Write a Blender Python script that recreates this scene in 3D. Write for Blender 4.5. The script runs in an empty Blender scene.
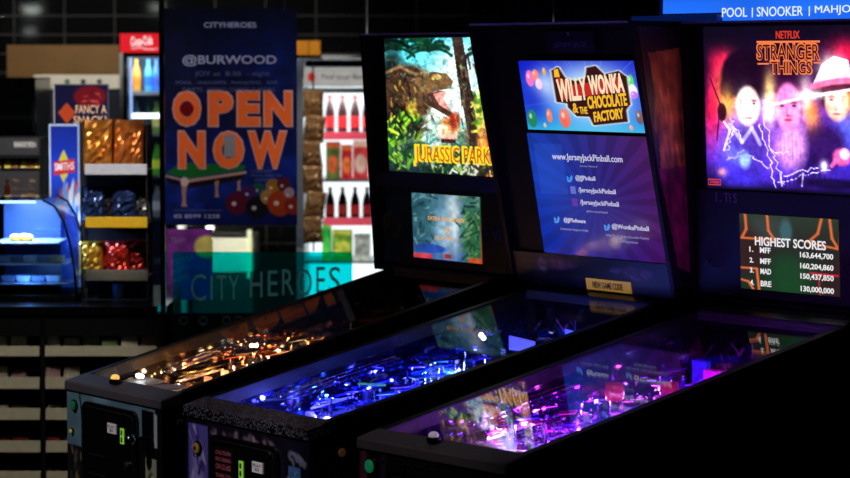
import bpy, bmesh, math, random
import numpy as np
from mathutils import Vector, Matrix
C = bpy.context.scene
COL = C.collection
PI = math.pi
# ------------------------------------------------------------------ camera
F_PX = 2600.0
CAM = Vector((6.593, -3.757, 1.788)); YAW = 0.9237; PITCH = -0.0677
cam_d = bpy.data.cameras.new('camera'); cam = bpy.data.objects.new('camera', cam_d); COL.objects.link(cam)
cam_d.sensor_width = 36.0; cam_d.lens = 36.0 * F_PX / 850.0; cam_d.clip_end = 100
cam.location = CAM; cam.rotation_euler = (PI/2 + PITCH, 0.0, YAW)
cam_d.dof.use_dof = True; cam_d.dof.focus_distance = 6.9; cam_d.dof.aperture_fstop = 4.6
C.camera = cam
# ------------------------------------------------------------------ world and exposure
wd = bpy.data.worlds.new('world'); C.world = wd; wd.use_nodes = True
wd.node_tree.nodes['Background'].inputs[0].default_value = (0.25, 0.28, 0.5, 1)
wd.node_tree.nodes['Background'].inputs[1].default_value = 0.002
C.view_settings.view_transform = 'Standard'; C.view_settings.look = 'None'
C.view_settings.exposure = 0.0; C.view_settings.gamma = 1.0; C.view_settings.use_curve_mapping = False
FWD = Vector((-math.sin(YAW), math.cos(YAW), 0)); RGT = Vector((math.cos(YAW), math.sin(YAW), 0))
def lat(px, D): return (px - 425) / F_PX * D
def hgt(py, D): return CAM.z + D * math.tan(PITCH - math.atan((py - 239) / F_PX))
def bgw(l, D, z=0.0):
    v = CAM + RGT * l + FWD * D; return Vector((v.x, v.y, z))
def lamp(name, kind, loc, energy, color, size=0.1, aim=None, parent=None, spot=None, blend=.6):
    d = bpy.data.lights.new(name, kind); d.energy = energy; d.color = color
    if kind == 'AREA': d.size = size
    elif kind == 'SPOT': d.shadow_soft_size = size; d.spot_size = spot; d.spot_blend = blend
    else: d.shadow_soft_size = size
    o = bpy.data.objects.new(name, d); COL.objects.link(o); o.location = loc
    if aim is not None:
        o.rotation_euler = (Vector(aim) - Vector(loc)).to_track_quat('-Z', 'Y').to_euler()
    if parent: o.parent = parent
    return o
# added spots at ceiling height, each aimed to brighten one part of the scene
CEIL = 2.95
lamp('ceiling_light', 'SPOT', (0.35, -2.0, CEIL-.06), 120, (1.0, .93, .97), .08, (0.2, -.12, .80), spot=.30)
lamp('ceiling_light', 'SPOT', (1.05, -2.1, CEIL-.06), 95, (1.0, .93, .97), .08, (.95, -.15, .78), spot=.26)
lamp('ceiling_light', 'SPOT', (1.5, -2.0, CEIL-.06), 55, (1.0, .86, .86), .08, (1.5, -.15, .82), spot=.42)
lamp('ceiling_light', 'SPOT', bgw(-1.15, 7.9, CEIL-.06), 35, (1.0, .93, .82), .10, bgw(-1.2, 9.4, .9), spot=.95)
lamp('ceiling_light', 'SPOT', bgw(-1.6, 11.2, CEIL-.06), 120, (1.0, .92, .8), .08, bgw(-1.7, 13.5, 1.6), spot=1.1)
lamp('ceiling_light', 'SPOT', bgw(-.6, 9.3, CEIL-.06), 30, (.8, .88, 1.0), .10, bgw(-.75, 10.3, 1.2), spot=.9)

# ------------------------------------------------------------------ helpers
def s2l(c):
    c = np.clip(np.asarray(c, float), 0, 4)
    return np.where(c <= .04045, c/12.92, ((c+.055)/1.055)**2.4)
def hexc(r, g, b): return tuple(s2l(np.array([r, g, b]) / 255.0))
MC = {}
def mat(name, col, rough=.5, metal=0, emit=None, es=0, spec=.5, bump=None, noise=None, alpha=None, coat=0):
    if name in MC: return MC[name]
    m = bpy.data.materials.new(name); m.use_nodes = True; nt = m.node_tree; b = nt.nodes['Principled BSDF']
    c = hexc(*col); b.inputs['Base Color'].default_value = (*c, 1); b.inputs['Roughness'].default_value = rough
    b.inputs['Metallic'].default_value = metal; b.inputs['Specular IOR Level'].default_value = spec
    b.inputs['Coat Weight'].default_value = coat
    if emit: b.inputs['Emission Color'].default_value = (*hexc(*emit), 1); b.inputs['Emission Strength'].default_value = es
    tc = nt.nodes.new('ShaderNodeTexCoord')
    n = nt.nodes.new('ShaderNodeTexNoise'); n.inputs['Scale'].default_value = (noise or (30,))[0]; n.inputs['Detail'].default_value = 4
    nt.links.new(tc.outputs['Object'], n.inputs['Vector'])
    amt = noise[1] if noise else .12
    mx = nt.nodes.new('ShaderNodeMix'); mx.data_type = 'RGBA'
    mx.inputs['A'].default_value = tuple(x*(1-amt) for x in c)+(1,); mx.inputs['B'].default_value = tuple(min(1, x*(1+amt)) for x in c)+(1,)
    nt.links.new(n.outputs['Fac'], mx.inputs['Factor']); nt.links.new(mx.outputs['Result'], b.inputs['Base Color'])
    if bump:
        n2 = nt.nodes.new('ShaderNodeTexNoise'); n2.inputs['Scale'].default_value = bump[0]; nt.links.new(tc.outputs['Object'], n2.inputs['Vector'])
        bp = nt.nodes.new('ShaderNodeBump'); bp.inputs['Strength'].default_value = bump[1]; bp.inputs['Distance'].default_value = bump[2]
        nt.links.new(n2.outputs['Fac'], bp.inputs['Height']); nt.links.new(bp.outputs['Normal'], b.inputs['Normal'])
    if alpha is not None:
        b.inputs['Alpha'].default_value = alpha
    MC[name] = m; return m
def artmat(name, es=0.0, rough=.4, base=0.0, spec=.5, metal=0):
    """printed picture stored as vertex colours: backlit (es) and/or reflecting (base)"""
    if name in MC: return MC[name]
    m = bpy.data.materials.new(name); m.use_nodes = True; nt = m.node_tree; b = nt.nodes['Principled BSDF']
    a = nt.nodes.new('ShaderNodeAttribute'); a.attribute_name = 'Col'
    b.inputs['Roughness'].default_value = rough; b.inputs['Specular IOR Level'].default_value = spec if base else .12; b.inputs['Metallic'].default_value = metal
    if base:
        nt.links.new(a.outputs['Color'], b.inputs['Base Color'])
    else: b.inputs['Base Color'].default_value = (.01, .01, .01, 1)
    if es:
        nt.links.new(a.outputs['Color'], b.inputs['Emission Color']); b.inputs['Emission Strength'].default_value = es
    MC[name] = m; return m
def emis(name, col, s):
    return mat(name, (10, 10, 10), .4, emit=col, es=s)
def glassmat(name, tint=(1, 1, 1), ior=1.5, rough=0.0, tintfac=1.0, boost=1.0):
    if name in MC: return MC[name]
    m = bpy.data.materials.new(name); m.use_nodes = True; nt = m.node_tree; nt.nodes.clear()
    o = nt.nodes.new('ShaderNodeOutputMaterial'); mx = nt.nodes.new('ShaderNodeMixShader')
    t = nt.nodes.new('ShaderNodeBsdfTransparent'); t.inputs[0].default_value = (*tint, 1)
    g = nt.nodes.new('ShaderNodeBsdfGlossy'); g.inputs['Roughness'].default_value = rough
    fr = nt.nodes.new('ShaderNodeFresnel'); fr.inputs[0].default_value = ior
    mm = nt.nodes.new('ShaderNodeMath'); mm.operation = 'MULTIPLY'; mm.inputs[1].default_value = boost
    ge = nt.nodes.new('ShaderNodeNewGeometry'); mr = nt.nodes.new('ShaderNodeMapRange')   # same reflectance from both sides of the pane
    mr.inputs['To Min'].default_value = ior; mr.inputs['To Max'].default_value = 1/ior
    nt.links.new(ge.outputs['Backfacing'], mr.inputs['Value']); nt.links.new(mr.outputs['Result'], fr.inputs[0])
    nt.links.new(fr.outputs[0], mm.inputs[0]); nt.links.new(mm.outputs[0], mx.inputs[0]); nt.links.new(t.outputs[0], mx.inputs[1]); nt.links.new(g.outputs[0], mx.inputs[2])
    nt.links.new(mx.outputs[0], o.inputs[0]); MC[name] = m; return m

def empty(name, loc=(0, 0, 0), rz=0, label=None, cat=None, group=None):
    o = bpy.data.objects.new(name, None); COL.objects.link(o); o.location = loc; o.rotation_euler = (0, 0, rz)
    o.empty_display_size = .1
    tag(o, label, cat, group); return o
def tag(o, label=None, cat=None, group=None, kind=None):
    if label: o['label'] = label
    if cat: o['category'] = cat
    if group: o['group'] = group
    if kind: o['kind'] = kind
    return o
class MB:
    """collects shapes; build() links them as ONE mesh object"""
    def __init__(s): s.bm = bmesh.new()
    def hexa(s, p):      # 8 points: bottom 4 (ccw), top 4
        v = [s.bm.verts.new(q) for q in p]
        for f in ((3, 2, 1, 0), (4, 5, 6, 7), (0, 1, 5, 4), (1, 2, 6, 5), (2, 3, 7, 6), (3, 0, 4, 7)): s.bm.faces.new([v[i] for i in f])
        return s
    def box(s, x0, x1, y0, y1, z0, z1):
        return s.hexa([(x0, y0, z0), (x1, y0, z0), (x1, y1, z0), (x0, y1, z0), (x0, y0, z1), (x1, y0, z1), (x1, y1, z1), (x0, y1, z1)])
    def prism(s, poly, fn, d0, d1):   # poly 2D, fn(a,b,d)->point
        n = len(poly); A = [s.bm.verts.new(fn(a, b, d0)) for a, b in poly]; B = [s.bm.verts.new(fn(a, b, d1)) for a, b in poly]
        s.bm.faces.new(A[::-1]); s.bm.faces.new(B)
        for i in range(n): s.bm.faces.new((A[i], A[(i+1) % n], B[(i+1) % n], B[i]))
        return s
    def tube(s, pts, r, n=6, closed=False):
        pts = [Vector(p) for p in pts]; rings = []; m = len(pts); rr = r if isinstance(r, (list, tuple)) else [r]*m
        for i, p in enumerate(pts):
            if closed: t = pts[(i+1) % m]-pts[i-1]
            else: t = pts[min(i+1, m-1)]-pts[max(i-1, 0)]
            t.normalize(); a = Vector((0, 0, 1)) if abs(t.z) < .9 else Vector((1, 0, 0))
            u = t.cross(a).normalized(); v = t.cross(u)
            rings.append([s.bm.verts.new(p+u*math.cos(2*PI*k/n)*rr[i]+v*math.sin(2*PI*k/n)*rr[i]) for k in range(n)])
        for i in range(m if closed else m-1):
            A, B = rings[i], rings[(i+1) % m]
            for k in range(n): s.bm.faces.new((A[k], A[(k+1) % n], B[(k+1) % n], B[k]))
        if not closed: s.bm.faces.new(rings[0][::-1]); s.bm.faces.new(rings[-1])
        return s
    def lathe(s, prof, c=(0, 0, 0), n=16, ax='z'):   # prof [(r,h)]
        c = Vector(c); rings = []
        def P(r, h, a):
            x, y = r*math.cos(a), r*math.sin(a)
            if ax == 'z': return c+Vector((x, y, h))
            if ax == 'y': return c+Vector((x, h, y))
            return c+Vector((h, x, y))
        for r, h in prof: rings.append([s.bm.verts.new(P(max(r, 1e-4), h, 2*PI*k/n)) for k in range(n)])
        for A, B in zip(rings, rings[1:]):
            for k in range(n): s.bm.faces.new((A[k], A[(k+1) % n], B[(k+1) % n], B[k]))
        s.bm.faces.new(rings[0][::-1]); s.bm.faces.new(rings[-1]); return s
    def sphere(s, c, r, sx=1, sy=1, sz=1, n=10):
        prof = [(r*math.sin(PI*i/n), -r*math.cos(PI*i/n)) for i in range(n+1)]
        k0 = len(s.bm.verts); s.lathe(prof, (0, 0, 0), n+4)
        s.bm.verts.ensure_lookup_table()
        for v in s.bm.verts[k0:]: v.co = Vector((v.co.x*sx+c[0], v.co.y*sy+c[1], v.co.z*sz+c[2]))
        return s
    def build(s, name, m, parent=None, bevel=0, smooth=False, seg=2):
        bmesh.ops.recalc_face_normals(s.bm, faces=s.bm.faces)
        if bevel:
            bmesh.ops.bevel(s.bm, geom=list(s.bm.edges), offset=bevel, segments=seg, profile=.7, affect='EDGES', clamp_overlap=True)
        me = bpy.data.meshes.new(name); s.bm.to_mesh(me); s.bm.free()
        if smooth:
            for p in me.polygons: p.use_smooth = True
        if m: me.materials.append(m)
        o = bpy.data.objects.new(name, me); COL.objects.link(o)
        if parent: o.parent = parent
        return o
class Quad:
    """a flat picture area: o top-left, ex across, ey down"""
    def __init__(s, o, ex, ey): s.o, s.ex, s.ey = Vector(o), Vector(ex), Vector(ey); s.n = s.ey.cross(s.ex).normalized()
    def p(s, u, v, lift=0): return s.o+s.ex*u+s.ey*v+s.n*lift
    @property
    def W(s): return s.ex.length
    @property
    def H(s): return s.ey.length
def text(name, s, q, u0, v0, u1, v1, m, parent, bold=.0, lift=.0012, tilt=0.0, keep=False):
    cu = bpy.data.curves.new('t', 'FONT'); cu.body = s; cu.offset = bold; cu.resolution_u = 3; cu.size = 1
    o = bpy.data.objects.new('t', cu); COL.objects.link(o)
    dg = bpy.context.evaluated_depsgraph_get(); me = bpy.data.meshes.new_from_object(o.evaluated_get(dg))
    bpy.data.objects.remove(o); bpy.data.curves.remove(cu)
    if not me.vertices: return None
    n = len(me.vertices); co = np.empty(n*3); me.vertices.foreach_get('co', co); co = co.reshape(-1, 3)
    mn, mxx = co.min(0), co.max(0); sc = mxx-mn
    u = (co[:, 0]-mn[0])/sc[0]; v = 1-(co[:, 1]-mn[1])/max(sc[1], 1e-6)
    if isinstance(tilt, tuple): vv = v0+(v1-v0)*v+tilt[0]*u+tilt[1]*(4*u*(1-u))
    else: vv = v0+(v1-v0)*v+tilt*u
    out = [q.p(u0+(u1-u0)*a, b, lift) for a, b in zip(u, vv)]
    me.vertices.foreach_set('co', np.array([list(p) for p in out]).ravel())
    me.update(); me.materials.clear(); me.materials.append(m); me.name = name
    # give the letters a little thickness
    bm = bmesh.new(); bm.from_mesh(me)
    r = bmesh.ops.extrude_face_region(bm, geom=list(bm.faces))
    vs = [g for g in r['geom'] if isinstance(g, bmesh.types.BMVert)]
    bmesh.ops.translate(bm, vec=-q.n*min(.0008, lift*.6), verts=vs); bmesh.ops.recalc_face_normals(bm, faces=bm.faces); bm.to_mesh(me); bm.free()
    me.polygons.foreach_set('use_smooth', [False]*len(me.polygons))
    for an in ('custom_normal', 'sharp_face'):
        if an in me.attributes and an == 'custom_normal': me.attributes.remove(me.attributes[an])
    ob = bpy.data.objects.new(name, me); COL.objects.link(ob)
    if parent: ob.parent = parent
    return ob
def jointext(name, items, q, m, parent, lift=.0012, bold=.0):
    obs = [text(name, *([it[0], q]+list(it[1:5])), m, None, it[5] if len(it) > 5 else bold, lift, it[6] if len(it) > 6 else 0.0) for it in items]
    if len(obs) == 1 or any(len(it[0]) > 2 for it in items):      # every line of writing is a part of its own
        for o in obs: o.parent = parent
        return obs[-1]
    bm = bmesh.new()
    for o in obs: bm.from_mesh(o.data)
    me = bpy.data.meshes.new(name); bm.to_mesh(me); bm.free(); me.materials.append(m)
    for o in obs: bpy.data.objects.remove(o)
    o = bpy.data.objects.new(name, me); COL.objects.link(o); o.parent = parent; return o
class Canvas:
    def __init__(s, w, h, col=(0, 0, 0)):
        s.w, s.h = w, h; s.a = np.zeros((h, w, 3))+np.array(col)/255.
        s.v, s.u = np.meshgrid(np.linspace(0, 1, h), np.linspace(0, 1, w), indexing='ij'); s.asp = 1.0
    def mixm(s, m, col, al=1):
        m = (m*al)[..., None]; s.a = s.a*(1-m)+np.array(col)/255.*m; return s
    def rect(s, u0, v0, u1, v1, col, al=1): return s.mixm(((s.u >= u0) & (s.u <= u1) & (s.v >= v0) & (s.v <= v1)).astype(float), col, al)
    def ell(s, cu, cv, ru, rv, col, al=1, soft=.25, rot=0):
        du, dv = s.u-cu, s.v-cv; c, n = math.cos(rot), math.sin(rot); du, dv = du*c+dv*n, -du*n+dv*c
        d = np.sqrt((du/ru)**2+(dv/rv)**2); return s.mixm(np.clip((1+soft/2-d)/max(soft, 1e-3), 0, 1), col, al)
    def glow(s, cu, cv, ru, rv, col, al=1, add=False):
        g = np.exp(-(((s.u-cu)/ru)**2+((s.v-cv)/rv)**2))
        if add: s.a = s.a+g[..., None]*al*np.array(col)/255.; return s
        return s.mixm(g, col, al)
    def poly(s, pts, col, al=1):
        m = np.zeros(s.u.shape, bool); n = len(pts)
        for i in range(n):
            x0, y0 = pts[i]; x1, y1 = pts[(i+1) % n]
            if y0 == y1: continue
            c = ((s.v < y0) != (s.v < y1)) & (s.u < (x1-x0)*(s.v-y0)/(y1-y0)+x0); m ^= c
        return s.mixm(m.astype(float), col, al)
    def line(s, pts, wd, col, al=1):
        for (x0, y0), (x1, y1) in zip(pts, pts[1:]):
            dx, dy = x1-x0, y1-y0; L = dx*dx+dy*dy+1e-9
            t = np.clip(((s.u-x0)*dx+(s.v-y0)*dy)/L, 0, 1)
            d = np.hypot(s.u-x0-t*dx, s.v-y0-t*dy); s.mixm(np.clip(1.5-d/wd, 0, 1), col, al)
        return s
    def grad(s, pts):
        vs = [p[0] for p in pts]
        for k in range(3): s.a[..., k] = np.interp(s.v, vs, [p[1][k]/255. for p in pts])
        return s
    def noise(s, amt, seed=0, cell=8):
        r = np.random.RandomState(seed); hh, ww = s.h//cell+2, s.w//cell+2; g = r.rand(hh, ww)
        y = np.linspace(0, hh-1.001, s.h); x = np.linspace(0, ww-1.001, s.w); yi = y.astype(int); xi = x.astype(int)
        fy = (y-yi)[:, None]; fx = (x-xi)[None]; fy = fy*fy*(3-2*fy); fx = fx*fx*(3-2*fx)
        v = (g[yi][:, xi]*(1-fy)*(1-fx)+g[yi+1][:, xi]*fy*(1-fx)+g[yi][:, xi+1]*(1-fy)*fx+g[yi+1][:, xi+1]*fy*fx)
        s.a *= (1+amt*(v-.5)*2)[..., None]; return s
    def strokes(s, n, box, cols, ln, ang, wd, seed=0, al=.9):
        r = random.Random(seed)
        for _ in range(n):
            x = r.uniform(box[0], box[2]); y = r.uniform(box[1], box[3]); a = r.uniform(*ang); l = ln*r.uniform(.5, 1.2)
            s.line([(x, y), (x+l*math.cos(a), y+l*math.sin(a))], wd*r.uniform(.6, 1.3), r.choice(cols), al)
        return s
def art(name, q, cv, m, parent, thick=.003, lift=0.0):
    h, w = cv.h, cv.w; U, V = cv.u.ravel(), cv.v.ravel()
    P = np.array(q.o)[None]+U[:, None]*np.array(q.ex)+V[:, None]*np.array(q.ey)+np.array(q.n)*lift
    n = h*w; B = [q.p(0, 0, lift-thick), q.p(1, 0, lift-thick), q.p(1, 1, lift-thick), q.p(0, 1, lift-thick)]
    verts = [tuple(p) for p in P]+[tuple(b) for b in B]
    idx = np.arange(n).reshape(h, w)
    faces = np.stack([idx[:-1, :-1], idx[1:, :-1], idx[1:, 1:], idx[:-1, 1:]], -1).reshape(-1, 4).tolist()
    faces.append([n, n+1, n+2, n+3])
    faces.append(list(map(int, idx[0, :]))+[n+1, n]); faces.append(list(map(int, idx[:, -1]))+[n+2, n+1])
    faces.append(list(map(int, idx[-1, ::-1]))+[n+3, n+2]); faces.append(list(map(int, idx[::-1, 0]))+[n, n+3])
    me = bpy.data.meshes.new(name); me.from_pydata(verts, [], faces)
    at = me.color_attributes.new('Col', 'FLOAT_COLOR', 'POINT')
    c = np.zeros((n+4, 4)); c[:n, :3] = s2l(cv.a.reshape(-1, 3)); c[n:, :3] = .02; c[:, 3] = 1
    at.data.foreach_set('color', c.ravel()); me.materials.append(m); me.update()
    o = bpy.data.objects.new(name, me); COL.objects.link(o)
    if parent: o.parent = parent
    return o
def copy_tree(o, parent=None):
    c = o.copy(); COL.objects.link(c); c.parent = parent
    for ch in list(o.children): copy_tree(ch, c)
    return c
# common materials
BLACK = mat('black_powdercoat', (5, 5, 6), .5, spec=.18); BLACKG = mat('black_gloss', (9, 9, 12), .18)
CAB = mat('black_laminate', (7, 7, 9), .5, spec=.3); LOCK = mat('grey_textured_metal', (68, 64, 70), .62, 0, spec=.3, bump=(900, .3, .001))
CHROME = mat('chrome', (205, 205, 212), .15, 1); STEEL = mat('brushed_steel', (150, 150, 156), .35, 1)
WHITE = mat('white_plastic', (225, 226, 228), .4); GREYP = mat('dark_grey_plastic', (40, 40, 46), .5)
RUBBER = mat('black_rubber', (14, 14, 14), .8); NAVY = mat('navy_metal', (16, 17, 30), .4)
def uvpx(q, root, px, py):
    """where the line of sight through a photo pixel meets a picture area (used to lay out printed art)"""
    M = Matrix.Translation(root.location) @ Matrix.Rotation(root.rotation_euler[2], 4, 'Z')
    o = M @ q.o; ex = M.to_3x3() @ q.ex; ey = M.to_3x3() @ q.ey; n = ex.cross(ey)
    f = Vector((-math.sin(YAW)*math.cos(PITCH), math.cos(YAW)*math.cos(PITCH), math.sin(PITCH))); u = RGT.cross(f)
    d = f*F_PX+RGT*(px-425)-u*(py-239); p = CAM+d*((o-CAM).dot(n)/d.dot(n))-o
    return p.dot(ex)/ex.length_squared, p.dot(ey)/ey.length_squared
# ------------------------------------------------------------------ the room
def struct(o): o['kind'] = 'structure'; return o
def to_world(l, D, z): return bgw(l, D, z)
fl = MB(); cs = [bgw(-5.5, 14.2), bgw(9.5, 14.2), bgw(9.5, -3.5), bgw(-5.5, -3.5)]
def slab(cs, z0, z1): m = MB(); m.hexa([(c.x, c.y, z0) for c in cs]+[(c.x, c.y, z1) for c in cs]); return m
floor = struct(slab(cs, -.1, 0).build('floor', mat('dark_carpet_floor', (20, 19, 24), .9, noise=(60, .5))))
ceil = struct(slab(cs, CEIL, CEIL+.1).build('ceiling', mat('black_ceiling', (14, 14, 16), .9)))
def tilemat():
    m = bpy.data.materials.new('black_gloss_tile'); m.use_nodes = True; nt = m.node_tree; b = nt.nodes['Principled BSDF']
    tc = nt.nodes.new('ShaderNodeTexCoord'); mp = nt.nodes.new('ShaderNodeMapping'); br = nt.nodes.new('ShaderNodeTexBrick')
    mp.inputs['Rotation'].default_value = (PI/2, 0, 0)
    mp.inputs['Location'].default_value = (0.045, 0.0, .035)
    nt.links.new(tc.outputs['Object'], mp.inputs['Vector']); nt.links.new(mp.outputs['Vector'], br.inputs['Vector'])
    br.offset = 0; br.inputs['Scale'].default_value = 1; br.inputs['Brick Width'].default_value = .27; br.inputs['Row Height'].default_value = .102
    br.inputs['Mortar Size'].default_value = .0035; br.inputs['Mortar Smooth'].default_value = .3
    br.inputs['Color1'].default_value = (.006, .007, .009, 1); br.inputs['Color2'].default_value = (.010, .011, .013, 1); br.inputs['Mortar'].default_value = (.11, .11, .105, 1)
    nt.links.new(br.outputs['Color'], b.inputs['Base Color'])
    b.inputs['Roughness'].default_value = .04
    bp = nt.nodes.new('ShaderNodeBump'); bp.inputs['Strength'].default_value = .4; bp.inputs['Distance'].default_value = .002; bp.invert = True
    nt.links.new(br.outputs['Fac'], bp.inputs['Height']); nt.links.new(bp.outputs['Normal'], b.inputs['Normal'])
    return m
TILE = tilemat()
def bgwall(name, l0, l1, D0, D1, m, rz=YAW):
    # local frame: x right, y away, origin under the camera line
    o = MB().box(l0, l1, D0, D1, 0, CEIL).build(name, m); o.location = bgw(0, 0); o.rotation_euler = (0, 0, YAW); return struct(o)
bgwall('wall_back', -5.5, 9.5, 14.0, 14.2, TILE)
DARKW = mat('dark_painted_wall', (20, 20, 24), .8)
bgwall('wall_left', -5.6, -5.4, -3.5, 14.0, DARKW); bgwall('wall_right', 9.4, 9.6, -3.5, 14.0, DARKW); bgwall('wall_front', -5.5, 9.5, -3.6, -3.4, DARKW)

# ------------------------------------------------------------------ background: local frame at depth D (x right, y away)
def bg(name, px, D, label, cat, group=None, z=0.0):
    """an Empty on the spot px at depth D; parts are built with local x = metres right of px"""
    e = empty(name, bgw(lat(px, D), D, z), YAW, label, cat, group); return e
def FY(D):
    return 239+F_PX*math.tan(PITCH+math.atan(CAM.z/D))-.01
def X(px, px0, D): return lat(px, D)-lat(px0, D)
def bquad(px0, py0, px1, py1, ref, D, d=0.0, z0=0.0):
    """picture area facing the camera side, in the local frame of a thing whose origin is at ref"""
    x0, x1 = X(px0, ref, D), X(px1, ref, D); za, zb = hgt(py0, D)-z0, hgt(py1, D)-z0
    return Quad((x0, d, za), (x1-x0, 0, 0), (0, 0, zb-za))
def bbox(mb, px0, py0, px1, py1, ref, D, d0, d1, z0=0.0):
    return mb.box(X(px0, ref, D), X(px1, ref, D), d0, d1, hgt(py1, D)-z0, hgt(py0, D)-z0)

# pendant lamps over the room, to the left of the view; the gloss tiles mirror them
for k, (px, py, s_, e_) in enumerate(((33, 8, .07, 14), (31, 30, .045, 8), (158, 6, .06, 8))):
    dl = 4.0-.8*k; dd = 28.0-dl; l = (px-425)/F_PX*dd; z = CAM.z+(63-py)/F_PX*dd
    t = empty('pendant_lamp', bgw(l, dl, z), YAW, ['large round pendant lamp mirrored in the black tiles at top left', 'small pendant lamp mirrored lower in the black tiles at top left', 'pendant lamp mirrored in the tiles beside the banner post'][k], 'lamp')
    MB().lathe([(.01, .06), (s_, .02), (s_*1.05, 0), (s_*.9, 0)], (0, 0, 0), 16).build('lamp_shade', BLACK, t)
    MB().sphere((0, 0, -.01), s_*.9, 1.3, 1, .7).build('lamp_bulb', emis('pendant_bulb%d' % k, (235, 245, 235), e_), t, smooth=True)
    MB().lathe([(.003, .06), (.003, CEIL-z)], (0, 0, 0), 6).build('cord', BLACK, t)
# wooden header board on the tiled wall
D = 13.2
r = bg('header_board', 64, D, 'long brown wooden header board on the black tiled wall above the snack counter', 'board')
bbox(MB(), 8, 45, 121, 77, 64, D, 0, .78).build('board_face', mat('brown_wood', (128, 92, 42), .55, noise=(9, .25)), r)
# tall cabinet with a white top rail
D = 12.6
r = bg('tall_cabinet', 78, D, 'tall grey cabinet with white top rail and round dots behind the snack sign', 'cabinet')
bbox(MB(), 30, 90, 121, FY(D), 78, D, .02, .5).build('body', mat('grey_steel_cabinet', (62, 66, 78), .35, .4), r)
bbox(MB(), 34, 75, 121, 89, 78, D, 0, .5).build('top_rail', mat('cream_plastic', (214, 212, 200), .5), r, bevel=.004)
for a, b in ((39, 45), (47, 50), (54, 119)):
    bbox(MB(), a, 92, b, 330, 78, D, .0, .02).build('door_panel', mat('dark_door_panel', (44, 47, 58), .3, .3), r, bevel=.003)
for px, c in ((68, (60, 110, 80)), (84, (30, 26, 30)), (100, (70, 70, 64))):
    MB().lathe([(.012, 0), (.012, -.006)], (X(px, 78, D), 0, hgt(81.5, D)), ax='y').build('badge', mat('badge%d' % px, c), r)
# coffee machine / black oven at far left with a reflective front
D = 11.4
r = bg('black_oven', 14, D, 'black glossy oven with bluish steel strip at the far left', 'oven')
bbox(MB(), -20, 78, 35, FY(D), 14, D, .03, .5).build('body', BLACKG, r, bevel=.006)
bbox(MB(), -18, 100, 33, 133, 14, D, .0, .03).build('door', mat('blue_black_glass', (52, 84, 120), .3), r, bevel=.004)  # bluish reflection put into the door's base colour
bbox(MB(), -16, 116, 32, 119, 14, D, -.03, -.015).build('handle', STEEL, r)
# snack shelf beside it
D = 10.6
r = bg('snack_shelf', 18, D, 'small black shelf of dark snack boxes with yellow price tags at the far left', 'shelf', z=0)
m_ = MB()
for y in (156, 168, 200): bbox(m_, -12, y, 41, y+2, 18, D, 0, .28)
bbox(m_, 39, 138, 41, FY(D), 18, D, 0, .28); bbox(m_, -12, 138, -10, FY(D), 18, D, 0, .28); bbox(m_, -12, 138, 41, 330, 18, D, .27, .28)
m_.build('frame', BLACK, r)
q = bquad(-10, 138, 39, 155, 18, D, -.004)
cv = Canvas(60, 24, (26, 20, 18)); cv.rect(.5, .2, .9, .5, (92, 84, 76)); cv.noise(.3, 2, 4); art('header_card', q, cv, artmat('print_soft', 0, .5, 1), r)
jointext('price_text', [('SNACK BOX', .50, .25, .95, .55)], q, mat('offwhite_ink', (170, 160, 150)), r)
q = bquad(-10, 171, 39, 199, 18, D, -.004)
cv = Canvas(60, 30, (30, 22, 20)); cv.strokes(14, (.3, .3, .9, .9), [(92, 60, 40), (120, 84, 50)], .12, (0, .3), .02, 3); art('lower_card', q, cv, artmat('print_soft'), r)
for k, (px, c) in enumerate(((-4, (190, 140, 40)), (6, (226, 196, 40)), (14, (150, 92, 36)), (22, (210, 180, 60)), (30, (190, 110, 40)), (36, (224, 190, 50)))):
    o = MB().hexa([(-.014, -.03, 0), (.014, -.03, 0), (.016, .03, 0), (-.016, .03, 0), (-.010, -.02, .032), (.010, -.02, .032), (.012, .02, .034), (-.012, .02, .034)]).build('snack_box', mat('snack%d' % k, c, .45), bevel=.003)
    o.location = bgw(lat(px, D), D+.06, hgt(168, D)+.001); o.rotation_euler = (0, 0, YAW+.2*math.sin(k*3))
    tag(o, ['amber snack box at the left end of the small black shelf', 'bright yellow snack box second on the small black shelf', 'brown snack box third on the small black shelf',
            'pale yellow snack box fourth on the small black shelf', 'orange snack box fifth on the small black shelf', 'yellow snack box at the right end of the small black shelf'][k], 'box', 'snack boxes on the small shelf')
o = MB().lathe([(.012, 0), (.012, .05), (.006, .065), (.006, .08)], n=12).build('sauce_bottle', mat('orange_red_bottle', (214, 84, 40), .3), smooth=True)
o.location = bgw(lat(7, 10.3), 10.3, hgt(200, 10.3)+0); tag(o, 'orange sauce bottle with thin neck behind the food case at far left', 'bottle')
MB().lathe([(.0065, .08), (.0065, .092)], n=10).build('cap', WHITE, o)
plinth = MB(); D_ = 10.3; z_ = hgt(200, D_)
e = bg('back_counter', 18, D_, 'black back counter under the sauce bottle at the far left', 'counter')
MB().box(-.35, .12, -.06, .24, 0, z_).build('cabinet_body', BLACK, e)

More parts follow.
